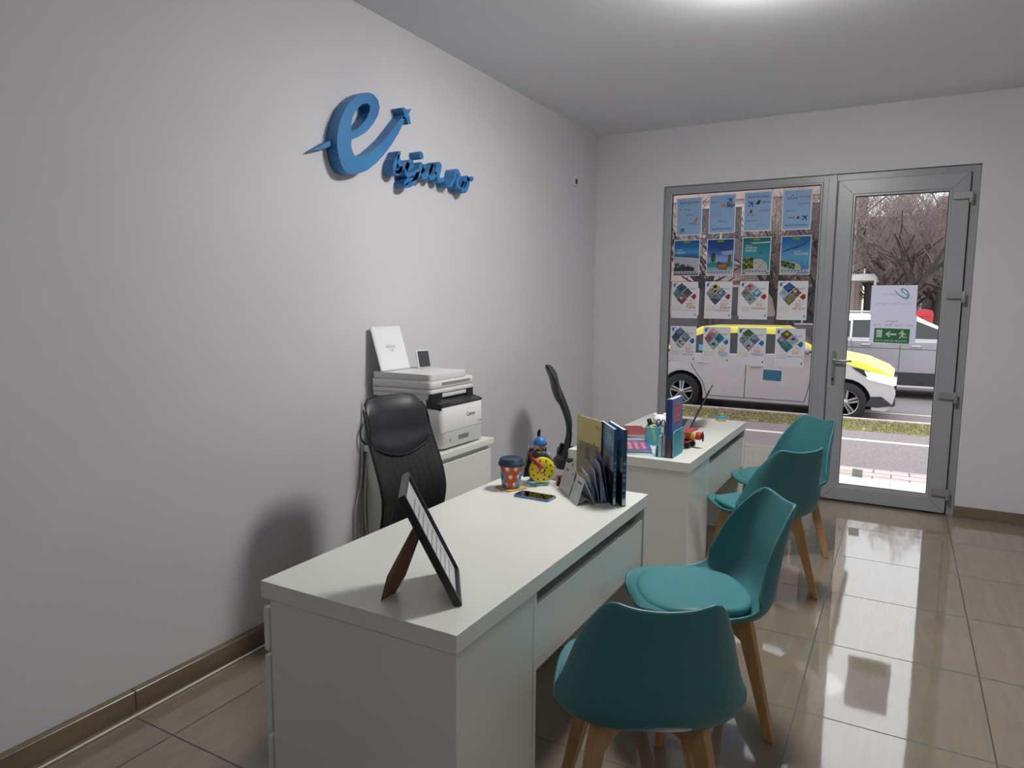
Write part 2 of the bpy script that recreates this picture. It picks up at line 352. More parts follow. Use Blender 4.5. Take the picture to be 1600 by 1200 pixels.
for z in (2.255,1.575,.868,.166):
    b=MB(); b.prism(rrect(.255,.372,z-.023,z+.023,.01),WY-.034,WY-.012,M_hinge,'xz'); b.tube([(.362,WY-.026,z+.026),(.362,WY-.026,z-.05)],.012,M_hinge,12)
    b.build('hinge',dr,bevel=.004)
# ---- ceiling lamp above the desks (just out of the frame)
M_diff=mat('lamp_diffuser','ffffff',.5,emit=(1.0,.985,.95),estr=LAMP)
M_fill=mat('fill_lamp_diffuser','ffffff',.5,emit=(1.0,.985,.95),estr=FILL_LAMP)  # unseen lamp added behind the camera to brighten the dark near end
for (x,y),lab,md in (((-.56,3.16),'round flush ceiling lamp above the near desk',M_diff),((.75,-.35),'added unseen fill lamp on the ceiling at the back of the room',M_fill)):
    lp=thing('ceiling_lamp',lab,'lamp',(x,y,CZ),group='round ceiling lamps')
    MB().lathe([(.24,-.03),(.24,-.001)],M_white,40).build('lamp_base',lp)
    MB().lathe([(.0,-.10),(.14,-.098),(.20,-.085),(.225,-.06),(.23,-.03)],md,40).build('lamp_shade',lp)
# ================================================================ furniture
def make_desk(y0,label):
    t=thing('desk',label,'desk',(-1.185,y0,0),group='white desks in a row')
    MB().box(-.325,.325,0,1.408,.682,.73,M_desk).build('desktop',t,bevel=.0015,seg=2)
    b=MB(); b.box(-.296,.322,.004,.024,.004,.681,M_desk); b.box(-.296,.322,.402,.421,.004,.681,M_desk); b.box(.303,.321,.024,.402,.004,.681,M_desk); b.box(-.29,.30,.024,.402,.03,.05,M_desk); b.box(-.27,-.255,.024,.402,.05,.681,M_desk)
    b.build('pedestal',t,bevel=.001,seg=1)
    for z0,z1 in ((.527,.653),(.285,.512),(.02,.27)):
        b=MB(); b.box(-.322,-.303,.004,.421,z0,z1,M_desk); b.box(-.303,-.29,.03,.395,z0+.01,z1-.01,M_desk); b.build('drawer_front',t,bevel=.0015)
    MB().box(.300,.3175,.4225,1.369,.437,.634,M_desk).build('modesty_panel',t,bevel=.0015)
    b=MB(); b.box(.14,.158,.423,1.369,.60,.681,M_desk); b.box(.14,.300,.423,1.369,.585,.600,M_desk); b.build('light_block',t)  # boards added behind the slot to block light and keep it dark
    MB().box(-.31,.323,1.37,1.406,.0,.681,M_desk).build('leg_panel',t,bevel=.0015)
    return t
make_desk(1.291,'white desk nearest the camera with a picture frame standing on it')
make_desk(3.339,'white desk nearer the shop window with an open laptop on it')
# ---- storage cabinet under the printer
t=thing('storage_cabinet','white storage cabinet by the left wall under the printer','cabinet',(-2.15,2.985,0))
MB().box(-.228,.235,-.268,.268,.735,.766,M_desk).build('cabinet_top',t,bevel=.0015)
b=MB(); b.box(-.225,.205,-.252,.252,.0,.735,M_desk); b.build('carcass',t,bevel=.001,seg=1)
MB().box(.206,.224,-.238,.252,.02,.708,M_desk).build('door',t,bevel=.0015)
# ---- printer
t=thing('printer','white multifunction laser printer with black output tray on the cabinet','printer',(-2.155,2.985,.766))
b=MB(); poly=rrect(-.18,.214,-.196,.196,.03)
b.prism(rrect(-.18,.213,-.195,.195,.028),.012,.215,M_white,smooth=True); b.box(-.17,.10,-.17,.17,0,.014,M_white2)
b.box(-.18,.12,-.195,.195,.215,.275,M_white)
b.build('printer_body',t,bevel=.002,seg=1)
b=MB(); b.prism([(.05,.215),(.205,.215),(.21,.222),(.21,.228),(.13,.25),(.12,.283),(.05,.283)],-.19,.19,M_dark,'xz')
b.prism([(.12,.283),(.155,.283),(.15,.25),(.205,.235),(.207,.205),(.12,.205)],-.195,-.10,M_dark,'xz')
b.prism([(.12,.283),(.15,.283),(.15,.225),(.12,.215)],.13,.193,M_dark,'xz')
b.box(.118,.124,-.192,.192,.20,.2825,M_dark); b.build('output_tray',t,bevel=.003)
b=MB()
b.prism(rrect(-.225,.145,-.197,.197,.02),.255,.278,M_white,smooth=True); b.prism(rrect(-.225,.15,-.2,.2,.02),.2795,.302,M_white,smooth=True); b.prism(rrect(-.225,.15,-.2,.2,.02),.3035,.345,M_white,smooth=True)
b.build('scanner_unit',t,bevel=.002,seg=1)
b=MB(); b.prism(rrect(-.222,.148,-.197,.135,.022),.3465,.378,M_white,smooth=True); b.build('scanner_lid',t,bevel=.006,seg=3)
b=MB(); b.box(-.20,.1,.139,.196,.3455,.362,M_white2); b.build('control_panel',t,bevel=.004)
b=MB(); b.box(.148,.152,-.1,.16,.318,.333,C('8e8e8e')); b.build('panel_slot',t,bevel=.001,seg=1,label='grey slot below the scanner lid')
b=MB(); b.box(.2125,.2138,-.19,.19,.0905,.092,C('555555')); b.box(.213,.2152,-.045,.045,.040,.062,C('7a7a7a')); b.box(.213,.2142,-.125,-.12,.035,.055,C('888888')); b.build('paper_drawer_line',t,label='grey paper drawer seam and pull')
YZ=lambda x,y,z:Matrix.Translation((x,y,z))@Matrix.Rotation(R(90),4,'Z')@Matrix.Rotation(R(90),4,'X')   # text on a surface facing +x
b=MB(); b.text('Canon',.030,YZ(.2140,.028,.150),C('2b2b2b'),'l',bold=.012); b.build('lettering',t,label='black brand lettering'); b=MB(); b.text('i-SENSYS',.012,YZ(.2140,.135,.108),C('2b2b2b'),'l'); b.build('lettering',t,label='tiny black series lettering')
b=MB()
for i in range(9): b.box(.05+i*.012,.057+i*.012,-.1956,-.1945,.03,.09,C('9a9a9a'))
b.build('side_vent',t)
# ---- framed sheet and small frame on the printer
t=thing('document_frame','white framed certificate leaning on the wall on top of the printer','frame',(-2.312,2.905,1.1455),rot=(0,R(-17.5),0))
b=MB(); b.box(0,.008,-.125,.115,0,.235,C('e6e6e8',.35)); b.build('frame_border',t,bevel=.002,seg=1)
b=MB(); b.box(.0081,.0088,-.115,.105,.01,.225,C('f0f0f3',.25)); b.build('sheet',t)
b=MB()
T0=YZ(.0092,-.003,.118); b.text('REGAL',.022,T0,C('555a66'),'c',spacing=1.2); b.prism([(-.008,.147),(-.004,.139),(-.010,.134),(.002,.134),(-.004,.139)],.0089,.0092,C('555a66'),'yz') 
b.box(.0089,.0092,-.02,.012,.106,.109,C('8a8d96')); b.box(.0089,.0092,-.012,.004,.098,.1005,C('8a8d96')); b.build('emblem',t,label='small grey emblem and lettering')
t=thing('photo_frame','small white frame with a dark picture on the printer by the wall','frame',(-2.252,3.062,1.1455),rot=(0,R(-14),R(-14)))
MB().box(0,.008,-.038,.052,0,.10,M_white).build('frame_border',t,bevel=.002,seg=1)
MB().box(.0082,.009,-.028,.047,.005,.092,C('3a3c42')).build('picture',t)
# ---- office chairs
def make_office_chair(label,loc,rz):
    t=thing('office_chair',label,'chair',loc,rz,group='black mesh office chairs')
    prof=[(-.02,.44),(.018,.50),(.045,.58),(.055,.66),(.04,.74),(.01,.82),(-.015,.88),(-.035,.93),(-.045,.98),(-.06,1.03),(-.09,1.085)]
    hw=[.180,.192,.197,.199,.199,.198,.196,.194,.191,.187,.172]
    def pos(u,s,th=0):
        k=s*(len(prof)-1); i=min(int(k),len(prof)-2); f=k-i
        x,z=crom([p for p in prof],101)[min(100,int(round(s*100)))]; h=hw[i]*(1-f)+hw[i+1]*f
        c=(2*u-1); xx=x+.035*abs(c)**2.2-.19+th
        return xx,c*h,z
    P2=crom(prof,101)
    def pos(u,s,th=0):
        k=s*100; i=min(int(k),99); f=k-i; x=P2[i][0]*(1-f)+P2[i+1][0]*f; z=P2[i][1]*(1-f)+P2[i+1][1]*f
        k=s*10; i=min(int(k),9); f=k-i; h=hw[i]*(1-f)+hw[i+1]*f; c=2*u-1
        if s>.88: z-=.030*abs(c)**7*(s-.88)/.12
        return (x+.035*abs(c)**2.2-.19+th,c*h,z)
    def low(u): return .63-.12*(1-abs(2*u-1)**2)
    b=MB()
    def fn(u,v): a=2*math.pi*u; return 0
    # mesh panel
    b.grid(lambda u,v:pos(u,v*.72),17,24,M_mesh); b.build('mesh_back',t,solid=.004)
    # leatherette headrest, closed loop section
    b=MB()
    def pad(u,v):
        # u around the rim (front then back), v from lower edge to top
        if u<.5: uu=u*2; th=.021
        else: uu=2-u*2; th=-.016
        e=min(1,4*min(uu,1-uu)+.25)*min(1,6*v+.35)*min(1,5*(1-v)+.35)
        s=low(uu)+(1-low(uu))*v
        return pos(uu,s,th*e)
    b.grid(pad,40,18,M_leath,closed=True); hp=b.build('headrest',t,subsurf=1)
    b=MB(); b.tube([pos(u/20,low(u/20)+.004,.012) for u in range(1,20)],.0022,C('2c2e34'),6); b.build('seam',hp,label='grey stitched seam')
    b=MB()
    for sgn in (0,1): b.tube([pos(sgn,s/12*.95,-.006) for s in range(13)],[.006]*12+[.004],M_black,8)
    b.tube([pos(u/8,.01,-.006) for u in range(9)],.011,M_black,8); b.build('back_frame',t)
    b=MB(); b.tube([(-.165,0,.56),(-.185,0,.49),(-.15,0,.425),(-.05,0,.405)],[.028,.03,.03,.028],M_black,10,flat=.5); b.build('back_bracket',t)
    b=MB(); b.prism(rrect(-.2,.205,-.23,.23,.07,8),.435,.50,M_mesh if False else M_leath,smooth=True); b.build('seat',t,bevel=.02,seg=4)
    b=MB(); b.lathe([(.028,.10),(.028,.28),(.018,.28),(.018,.40),(.07,.405),(.07,.435)],M_black,20); b.build('gas_column',t)
    for k in range(5):
        a=2*math.pi*k/5+.3; d=Vector((math.cos(a),math.sin(a),0)); p=Vector((0,0,.115))
        b=MB(); b.tube([p,p+d*.15+Vector((0,0,-.005)),p+d*.27+Vector((0,0,-.035))],[.028,.022,.016],M_black,8,flat=.8); b.build('leg',t)
        b=MB(); T=Matrix.Translation(d*.27)@Matrix.Rotation(a,4,'Z'); 
        for q in (-.014,.014): b.prism(disc(0,.028,.028,16),q-.009,q+.009,M_black,'xz',T=T)
        b.tube([T@Vector((0,0,.028)),T@Vector((0,0,.075))],.008,M_black,8); b.build('caster',t)
    return t
make_office_chair('black mesh office chair behind the near desk, by the printer cabinet',(-1.72,2.41,0),R(-6))
make_office_chair('black mesh office chair behind the far desk, seen edge on',(-1.80,4.28,0),R(24))
# ---- teal visitor chairs
CH=[(.249,.434),(.246,.440),(.239,.447),(.226,.452),(.195,.453),(.150,.447),(.10,.439),(.05,.428),(.0,.420),(-.09,.412),(-.160,.424),(-.208,.465),(-.234,.535),(-.251,.62),(-.273,.70),(-.292,.77),(-.302,.805)]
HW=[.040,.090,.132,.168,.198,.219,.232,.239,.244,.247,.247,.242,.226,.202,.176,.151,.133]
RS=[.004,.008,.012,.016,.020,.024,.029,.035,.044,.066,.093,.112,.112,.099,.078,.056,.042]
P3=crom([(a,b,c,d) for (a,b),c,d in zip(CH,HW,RS)],65)
def shell(u,v,off=0):
    k=v*64; i=min(int(k),63); f=k-i
    y,z,h,r=[P3[i][q]*(1-f)+P3[i+1][q]*f for q in range(4)]
    i0,i1=max(i-1,0),min(i+2,64); ty,tz=P3[i1][0]-P3[i0][0],P3[i1][1]-P3[i0][1]; l=math.hypot(ty,tz)
    ny,nz=tz/l,-ty/l                       # normal to the inside: up over the seat, forward over the back
    c=2*u-1; w_=abs(c)**2.6*r+off
    top=max(0,(v-.86)/.14)
    z+= top*(.020*abs(c)**1.7-.036*max(0,(abs(c)-.58)/.42)**2.4)-.004*top 
    return (math.sin(c*1.35)/math.sin(1.35)*h*(1 if abs(c)<1 else 1),y+ny*w_,z+nz*w_)
def make_tulip():
    t=thing('visitor_chair','x','chair',group='teal visitor chairs with beech legs')
    b=MB(); b.grid(lambda u,v:shell(u,v),25,57,M_teal); b.build('shell',t,solid=.012,subsurf=1)
    b=MB()
    def cush(u,v):
        a=2*math.pi*u; rr=[0,.35,.65,.85,.95,1.0,.985,.90][int(round(v*7))]; hz=[.030,.030,.0295,.026,.018,.004,-.010,-.020][int(round(v*7))]
        ca,sa=math.cos(a),math.sin(a); p=2.5
        x=.212*rr*math.copysign(abs(ca)**(2/p),ca); y=.030+.200*rr*math.copysign(abs(sa)**(2/p),sa)
        base=.424+.010*max(0,(y)/.2)**2+.05*(abs(x)/.24)**3+max(0,(-y-.09))*.35
        return (x,y,base+.012+hz)
    b.grid(cush,40,8,M_teal2,closed=True); b.build('cushion',t,subsurf=1)
    def leg(sx,sy):
        b=MB(); top=Vector((sx*.125,sy*.115,.415)); ft=Vector((sx*.205,sy*.195,0)); d=Vector((sx,sy,0)).normalized(); e=Vector((-d.y,d.x,0))
        vs=[]
        for p,a,c in ((ft,.015,.012),(ft.lerp(top,.9),.027,.016),(top,.027,.016)):
            vs+=[p+d*a+e*c,p-d*a+e*c,p-d*a-e*c,p+d*a-e*c]
        fs=[(0,1,2,3),(11,10,9,8)]+[(4*k+i,4*k+4+i,4*k+4+(i+1)%4,4*k+(i+1)%4) for k in (0,1) for i in range(4)]
        b.add(vs,fs,M_wood); b.build('leg',t,bevel=.004,seg=3)
    for sx in (-1,1):
        for sy in (-1,1): leg(sx,sy)
    b=MB()
    for s_ in (1,-1):
        a=Vector((.125,.115*s_,0)); d=a.normalized(); e=Vector((-d.y,d.x,0))*.0145
        o=[]
        L_=a.length; pf=[(-L_,.415),(-L_,.33),(-L_*.72,.362),(-.03,.372),(.03,.372),(L_*.72,.362),(L_,.33),(L_,.415)]
        n=len(pf); vs=[d*q+e+Vector((0,0,z)) for q,z in pf]+[d*q-e+Vector((0,0,z)) for q,z in pf]
        b.add(vs,[tuple(range(n)),tuple(range(2*n-1,n-1,-1))]+[(i,n+i,n+(i+1)%n,(i+1)%n) for i in range(n)],M_wood)
    b.lathe([(.008,.352),(.012,.355),(.012,.372)],M_metal,12); b.build('cross_brace',t,bevel=.002)
    return t
tul=make_tulip()
CHAIRS=[((-.565,1.775,0),R(27),'teal visitor chair nearest the camera, its dark back turned to the viewer'),
        ((-.584,2.478,0),R(123),'teal visitor chair by the near desk with its padded seat in full view'),
        ((-.586,3.757,0),R(47),'teal visitor chair at the far desk, back turned, before the one at the door'),
        ((-.589,4.425,0),R(140),'teal visitor chair farthest away, next to the glass door')]
for i,(l,rz,lab) in enumerate(CHAIRS):
    o=tul if i==0 else copy_tree(tul); o.location=l; o.rotation_euler=(0,0,rz); o['label']=lab
# ---- radiator under the window
t=thing('radiator','cream panel radiator below the poster window','radiator',(-1.17,5.735,0))
b=MB(); b.box(-.5,.5,-.045,-.03,.10,.385,C('d8d8d0',.35)); b.box(-.5,.5,.03,.04,.10,.385,C('d8d8d0',.35))
for i in range(24): b.prism(rrect(-.485+i*.0413,-.455+i*.0413,.125,.365,.008,3),-.052,-.045,C('d8d8d0',.35),'xz')
b.box(-.48,.48,-.03,.03,.11,.37,C('9b9b95')); b.build('panel',t,bevel=.002,seg=1)
b=MB(); b.box(-.502,.502,-.048,.043,.385,.390,C('d8d8d0',.35)); b.box(-.503,-.498,-.048,.043,.10,.385,C('d8d8d0',.35)); b.box(.498,.503,-.048,.043,.10,.385,C('d8d8d0',.35))
for i in range(60):
    for yy in (-.034,.006): b.box(-.49+i*.0165,-.481+i*.0165,yy,yy+.028,.3901,.3908,C('4a4a48'))
b.build('top_grille',t)
for sx in (-.42,.42): b=MB(); b.tube([(sx,0,.11),(sx,0,-.0)],.012,C('d8d8d0',.35),10); b.build('leg_bracket',t)
# ---- socket high on the left wall, cables
t=thing('wall_socket','small white wall socket high on the left wall by the corner','socket',(WX,5.342,2.487))
MB().prism(rrect(-.045,.045,-.04,.04,.008),.0005,.012,M_white,'yz').build('cover_plate',t,bevel=.002)
MB().prism(rrect(-.006,.03,-.022,.018,.004),.0121,.016,C('4b4a46'),'yz').build('opening',t,label='dark opening')
b=MB(); pts=[(-2.335+.012*math.sin(y*2.1),y,.006) for y in [(-1.2+i*.2) for i in range(36)]]; pts=[p for p in pts if p[1]<5.6]
b.tube(crom(pts,120),.0048,C('d9d3c8'),8); tag(b.build('power_cable'),'white cable lying on the floor tiles along the left wall','cable')
b=MB(); b.tube(crom([(-2.385,2.735,1.0),(-2.388,2.72,.8),(-2.385,2.705,.6),(-2.385,2.655,.42),(-2.388,2.66,.2),(-2.385,2.68,.01)],40),.004,C('cfccc6'),8); tag(b.build('printer_cable'),'pale cable hanging straight down the wall beside the printer','cable')
b=MB(); b.tube(crom([(-2.377,2.742,.72),(-2.372,2.722,.6),(-2.36,2.70,.48),(-2.372,2.715,.36),(-2.37,2.735,.2),(-2.37,2.72,.008)],40),.0045,C('dcdad4'),8); tag(b.build('white_cable'),'white cable looping behind the office chair beside the cabinet','cable')
b=MB(); b.tube(crom([(-2.36,2.80,1.005),(-2.375,2.755,.99),(-2.385,2.74,.90),(-2.385,2.70,.84),(-2.37,2.70,.79),(-2.36,2.74,.775),(-2.355,2.80,.79)],40),.004,C('141416'),8); tag(b.build('black_cable'),'black power cord looping behind the printer','cable')
b=MB(); b.tube(crom([(-.97,3.80,.63),(-.96,3.83,.50),(-.985,3.84,.30),(-.97,3.80,.12),(-1.0,3.86,.006),(-1.1,4.0,.005)],30),.003,C('141416'),8); tag(b.build('desk_cable'),'thin black cable hanging under the far desk','cable')
E_OUT= [(2.518, 2.254), (2.528, 2.301), (2.551, 2.352), (2.578, 2.396), (2.613, 2.436), (2.659, 2.473), (2.705, 2.497), (2.747, 2.509), (2.784, 2.508), (2.813, 2.491), (2.825, 2.457), (2.811, 2.417), (2.776, 2.37), (2.728, 2.323), (2.672, 2.288), (2.615, 2.26), (2.612, 2.232), (2.62, 2.21), (2.633, 2.195), (2.653, 2.184), (2.697, 2.201), (2.754, 2.232), (2.813, 2.274), (2.868, 2.319), (2.92, 2.37), (2.968, 2.418), (3.009, 2.459), (3.034, 2.459), (3.01, 2.418), (2.967, 2.358), (2.914, 2.296), (2.852, 2.234), (2.791, 2.183), (2.733, 2.143), (2.686, 2.121), (2.64, 2.107), (2.604, 2.102), (2.569, 2.107), (2.544, 2.129), (2.526, 2.164), (2.517, 2.208)]
E_HOLE= [(2.614, 2.297), (2.616, 2.332), (2.627, 2.367), (2.648, 2.398), (2.676, 2.427), (2.708, 2.447), (2.736, 2.455), (2.752, 2.447), (2.749, 2.424), (2.725, 2.383), (2.692, 2.349), (2.655, 2.32)]
TAIL= [(2.55, 2.259), (2.545, 2.231), (2.469, 2.196), (2.383, 2.167), (2.47, 2.219)]
PLANE= [(3.082, 2.512), (3.06, 2.482), (3.077, 2.434), (3.053, 2.426), (3.036, 2.459), (3.016, 2.442), (3.003, 2.454), (3.024, 2.471), (2.999, 2.497), (3.02, 2.505), (3.052, 2.494)]
LET= {'s': [[(2.942, 2.168), (2.974, 2.176), (3.017, 2.206), (3.061, 2.226)], [(2.978, 2.267), (2.957, 2.234), (2.938, 2.199), (2.935, 2.17), (2.958, 2.162), (2.983, 2.177), (2.987, 2.201), (2.973, 2.227), (2.97, 2.256)]], 'e': [[(3.033, 2.192), (3.067, 2.208), (3.089, 2.228), (3.078, 2.239), (3.054, 2.228), (3.037, 2.203), (3.034, 2.176), (3.052, 2.166), (3.088, 2.175), (3.128, 2.201)]], 'j': [[(3.166, 2.244), (3.146, 2.207), (3.111, 2.158), (3.077, 2.126), (3.043, 2.113), (3.025, 2.117), (3.049, 2.138), (3.105, 2.161), (3.157, 2.192), (3.192, 2.225)]], 'jd': [[(3.164, 2.294), (3.17, 2.285)]], 'u': [[(3.198, 2.236), (3.179, 2.203), (3.184, 2.18), (3.21, 2.187), (3.246, 2.22), (3.268, 2.255)], [(3.268, 2.255), (3.248, 2.214), (3.255, 2.187), (3.282, 2.195), (3.307, 2.22)]], 'r': [[(3.294, 2.211), (3.317, 2.249), (3.322, 2.268), (3.344, 2.268), (3.338, 2.239), (3.325, 2.205), (3.337, 2.184), (3.375, 2.195)]], 'dot': [[(3.411, 2.178), (3.418, 2.175)]], 'r2': [[(3.449, 2.171), (3.486, 2.212), (3.503, 2.255), (3.52, 2.261), (3.541, 2.243), (3.52, 2.207), (3.52, 2.181), (3.554, 2.177)]], 'o': [[(3.554, 2.177), (3.582, 2.212), (3.617, 2.24), (3.635, 2.235), (3.635, 2.205), (3.61, 2.168), (3.579, 2.16), (3.568, 2.181), (3.589, 2.217)], [(3.624, 2.237), (3.66, 2.237), (3.686, 2.248)]]}
# ================================================================ wall sign
M_sign=noisy(mat('blue_sign_foam','2f78b4',.42),'2c70ae','3a86bd',3,2)
b=MB(); b.prism(E_OUT,WX+.001,WX+.07,M_sign,'yz',holes=[E_HOLE]); 
t=thing('wall_sign','blue three-dimensional travel agency sign on the left wall','sign',(WX,2.95,2.15))
def sg(b,name,**k):
    for i,v in enumerate(b.v): b.v[i]=v-Vector((WX,2.95,2.15))
    return b.build(name,t,**k)
le=sg(b,'letter',label='large looped letter e whose stroke sweeps up to the aeroplane',bevel=.0015)
b=MB(); b.prism(TAIL,WX+.001,WX+.038,M_sign,'yz'); sg(b,'letter_tail',label='thin pointed blue tail left of the large e')
b=MB(); b.prism(PLANE,WX+.001,WX+.07,M_sign,'yz'); sg(b,'aeroplane',label='small aeroplane at the end of the stroke')
def ribbon(b,pts,wd,x0,x1,m):
    P_=crom(pts,max(6,len(pts)*5)) if len(pts)>2 else pts; n=len(P_); Lp=[];Rp=[]
    for i,(y,z) in enumerate(P_):
        a=P_[max(i-1,0)];c=P_[min(i+1,n-1)]; dy,dz=c[0]-a[0],c[1]-a[1]; l=math.hypot(dy,dz) or 1
        ww=wd*(.42 if .15<i/n<.9 else .32); Lp.append((y-dz/l*ww,z+dy/l*ww)); Rp.append((y+dz/l*ww,z-dy/l*ww))
    vs=[(x1,y,z) for y,z in Lp]+[(x1,y,z) for y,z in Rp]+[(x0,y,z) for y,z in Lp]+[(x0,y,z) for y,z in Rp]
    fs=[]
    for i in range(n-1): fs+=[(n+i,n+i+1,i+1,i),(i,i+1,2*n+i+1,2*n+i),(3*n+i,3*n+i+1,n+i+1,n+i)]
    b.add(vs,fs,m)
    for q in (P_[0],P_[-1]): b.prism(disc(q[0],q[1],wd*.32,12),x0,x1-.0004,m,'yz')
names={'s':'s','e':'e','j':'j','jd':'dot of the j','u':'u','r':'r','dot':'full stop','r2':'second r','o':'o'}
for k,st in LET.items():
    b=MB()
    for p in st: ribbon(b,p,0.031 if k not in('jd','dot') else .05,WX+.001,WX+.07,M_sign)
    sg(b,'letter',label='blue script '+names[k])
# ================================================================ posters on the window glass
PY=WY+.0445
def poster(name,label,x0,z1,w_,h_,draw,tilt=0,group=None,y=PY,base=None,cat='poster'):
    b=MB(); b.T=Matrix.Translation((0,0,0))
    b.box(-w_/2,w_/2,-.0005,0,-h_/2,h_/2,base or M_paper)
    draw(b,w_,h_)
    o=b.build(name,None,(x0+w_/2,y-.0008,z1-h_/2),(0,R(tilt),0),label=label,cat=cat,group=group); return o
def pg(b,pts,m,k=1): b.quad([(x,-.0005-.00012*k,z) for x,z in pts],m)
def rc(b,x0,x1,z0,z1,m,k=1): pg(b,[(x0,z0),(x1,z0),(x1,z1),(x0,z1)],m,k)
def tx(b,s,x,z,size,m,align='l',k=4,**kw): b.text(s,size,XZ(x,-.0005-.00012*k,z),m,align,**kw)
def smear(b,x,z,w_,h_,m,k=4,seed=0):
    rr=random.Random(seed+int(x*1e4)); p=x
    while p<x+w_:
        q=p+h_*rr.uniform(.4,.8); rc(b,p,min(q,x+w_),z+h_*rr.uniform(0,.2),z+h_*rr.uniform(.7,1),m,k); p=q+h_*.22
def plane_icon(b,x,z,s,m,k=4):
    pts=[(1,1),(.45,.22),(.62,-.85),(.42,-1.0),(.02,-.18),(-.42,-.55),(-.42,-.9),(-.58,-1),(-.72,-.72),(-1,-.58),(-.9,-.42),(-.55,-.42),(-.18,.02),(-1,.42),(-.85,.62),(.22,.45)]
    b.add([(x+a*s,-.0005-.00012*k,z+c*s) for a,c in pts],[(0,1,15),(1,2,3,4),(4,5,12,13 if False else 12) if False else (4,5,12),(5,6,7,8),(5,8,11,12),(8,9,10,11),(12,13,14,15),(1,4,12,15)],m)
BLUE=P('a6c8ec');NAVY=P('1d5f9c');INK=P('2b3550')
def flight(items,title_top,planes):
    def d(b,w_,h_):
        rc(b,-w_/2+.008,w_/2-.008,-h_/2+.008,h_/2-.008,BLUE,1)
        tx(b,'BILETE DE AVION',0,(h_/2-.048) if title_top else (-h_/2+.028),.021,P('2f5f94'),'c',width=.155,bold=.015)
        for x,z,s in planes: plane_icon(b,x,z,s,NAVY)
        for it in items: it(b)
    return d
RED=P('b3262e');BLK=P('20242c');GOLD=P('e0a12c');ORG=P('e88a2c')
g1='blue flight ticket posters in the top row of the window'
fl1=flight([lambda b:(tx(b,'Lufthansa',-.045,.052,.014,BLK,width=.062),b.quad([(x,-.0011,z) for x,z in disc(-.072,.057,.006,12)],P('5c7ea8'))),
            lambda b:tx(b,'austrian',-.03,.008,.017,RED,width=.062,bold=.01),
            lambda b:(pg(b,[(.035,-.048),(.062,-.048),(.078,-.012),(.060,-.012)],GOLD,4),tx(b,'IBERIA',.0,-.062,.015,RED,width=.062),rc(b,.03,.06,-.07,-.067,RED,4))],True,[(-.052,-.108,.024)])
fl2=flight([lambda b:(tx(b,'Ryanair',-.09,.092,.014,P('4b5a80'),width=.065),),lambda b:(tx(b,'Hi',-.012,.052,.043,ORG,shear=.25,bold=.03,width=.035),tx(b,'Sky',.028,.052,.043,BLK,shear=.25,bold=.03,width=.07)),
            lambda b:(tx(b,'WIZZ',-.095,-.02,.040,P('b9a6cc'),shear=.2,bold=.03,width=.095),tx(b,'WIZZ',-.093,-.0185,.036,BLUE,shear=.2,bold=.005,width=.09,k=5)),lambda b:tx(b,'TAROM',-.025,-.065,.013,P('34507a'),width=.06,bold=.006)],False,[(.062,.105,.026)])
fl3=flight([lambda b:(pg(b,[(-.02,.055),(.012,.055),(.018,.086),(.004,.086)],BLK,4),tx(b,'TAROM',.02,.063,.02,BLK,width=.066,bold=.006)),
            lambda b:(pg(b,[(-.062,-.012),(-.044,-.014),(-.04,.005),(-.05,.022),(-.058,.006)],RED,4),tx(b,'Emirates',-.082,-.032,.019,RED,width=.062,bold=.01)),
            lambda b:tx(b,'AIR SERBIA',.012,.0,.014,P('44506e'),width=.075,bold=.01),lambda b:tx(b,'BRITISH AIRWAYS',-.085,-.076,.011,P('44506e'),width=.09),lambda b:tx(b,'Norwegian',-.01,-.112,.011,P('7b5a70'),width=.08)],True,[(-.05,.062,.026)])
fl4=flight([lambda b:(tx(b,'KLM',-.072,.078,.026,P('2a72b8'),width=.066,bold=.010),plane_icon(b,-.036,.108,.008,P('2a72b8'))),
            lambda b:(tx(b,'Brussels',.02,.09,.016,RED,width=.055,bold=.01),pg(b,[(.075,.082),(.085,.084),(.094,.106),(.088,.1)],RED,4)),
            lambda b:tx(b,'QATAR',.004,.037,.016,P('5a4a68'),width=.085),lambda b:tx(b,'AIRFRANCE',-.085,-.012,.012,P('40507a'),width=.085),
            lambda b:(tx(b,'SWISS',-.06,-.068,.018,P('3b2a44'),width=.052,bold=.01),b.quad([(x,-.0011,z) for x,z in disc(.012,-.061,.011,16)],RED))],False,[(.06,-.062,.024)])
T1=[(-1.700,2.372,fl1,'first blue flight ticket poster from the left, a small plane at its foot',-.6),(-1.432,2.380,fl2,'blue flight ticket poster with large orange and black airline lettering',-.3),(-1.157,2.385,fl3,'blue flight ticket poster with a red emblem under the plane, third from left',0),(-.868,2.383,fl4,'blue flight ticket poster at the right end of the top row',.4)]
for x,z,d,l,ti in T1: poster('flight_poster',l,x,z,.213,.307,d,ti,g1)
# row 2: holiday posters
def chb(b,w_,h_,top,sky,parts,word,wx,wz,ws,wc):
    x0,x1,z0,z1=-w_/2+.006,w_/2-.006,-h_/2+.006,h_/2-.006
    rc(b,x0,x1,z0,z1,P_grad(sky,z1,z0),1)
    for i,(p,c) in enumerate(parts): pg(b,[(max(x0,min(x1,x)),max(z0,min(z1,z))) for x,z in p],P(c),2+.25*i)
    rc(b,-.028,.028,z1-.022,z1-.002,P('2f8a4a'),9); tx(b,'eximtur',0,z1-.019,.017,P('d8e85a'),'c',k=10,width=.05,bold=.02)
    tx(b,'Charter',wx,wz+.024,.016,wc,bold=.01,k=10)
    for i,wd in enumerate(word): tx(b,wd,wx,wz-i*.022,.026,wc,k=10,width=ws,bold=.012)
    rc(b,x0,x1,z0+.012,z0+.034,P('c3ccd8'),9)
    for i in range(8): rc(b,x0+.008+i*.024,x0+.018+i*.024,z0+.018,z0+.028,P('52607a'),10)
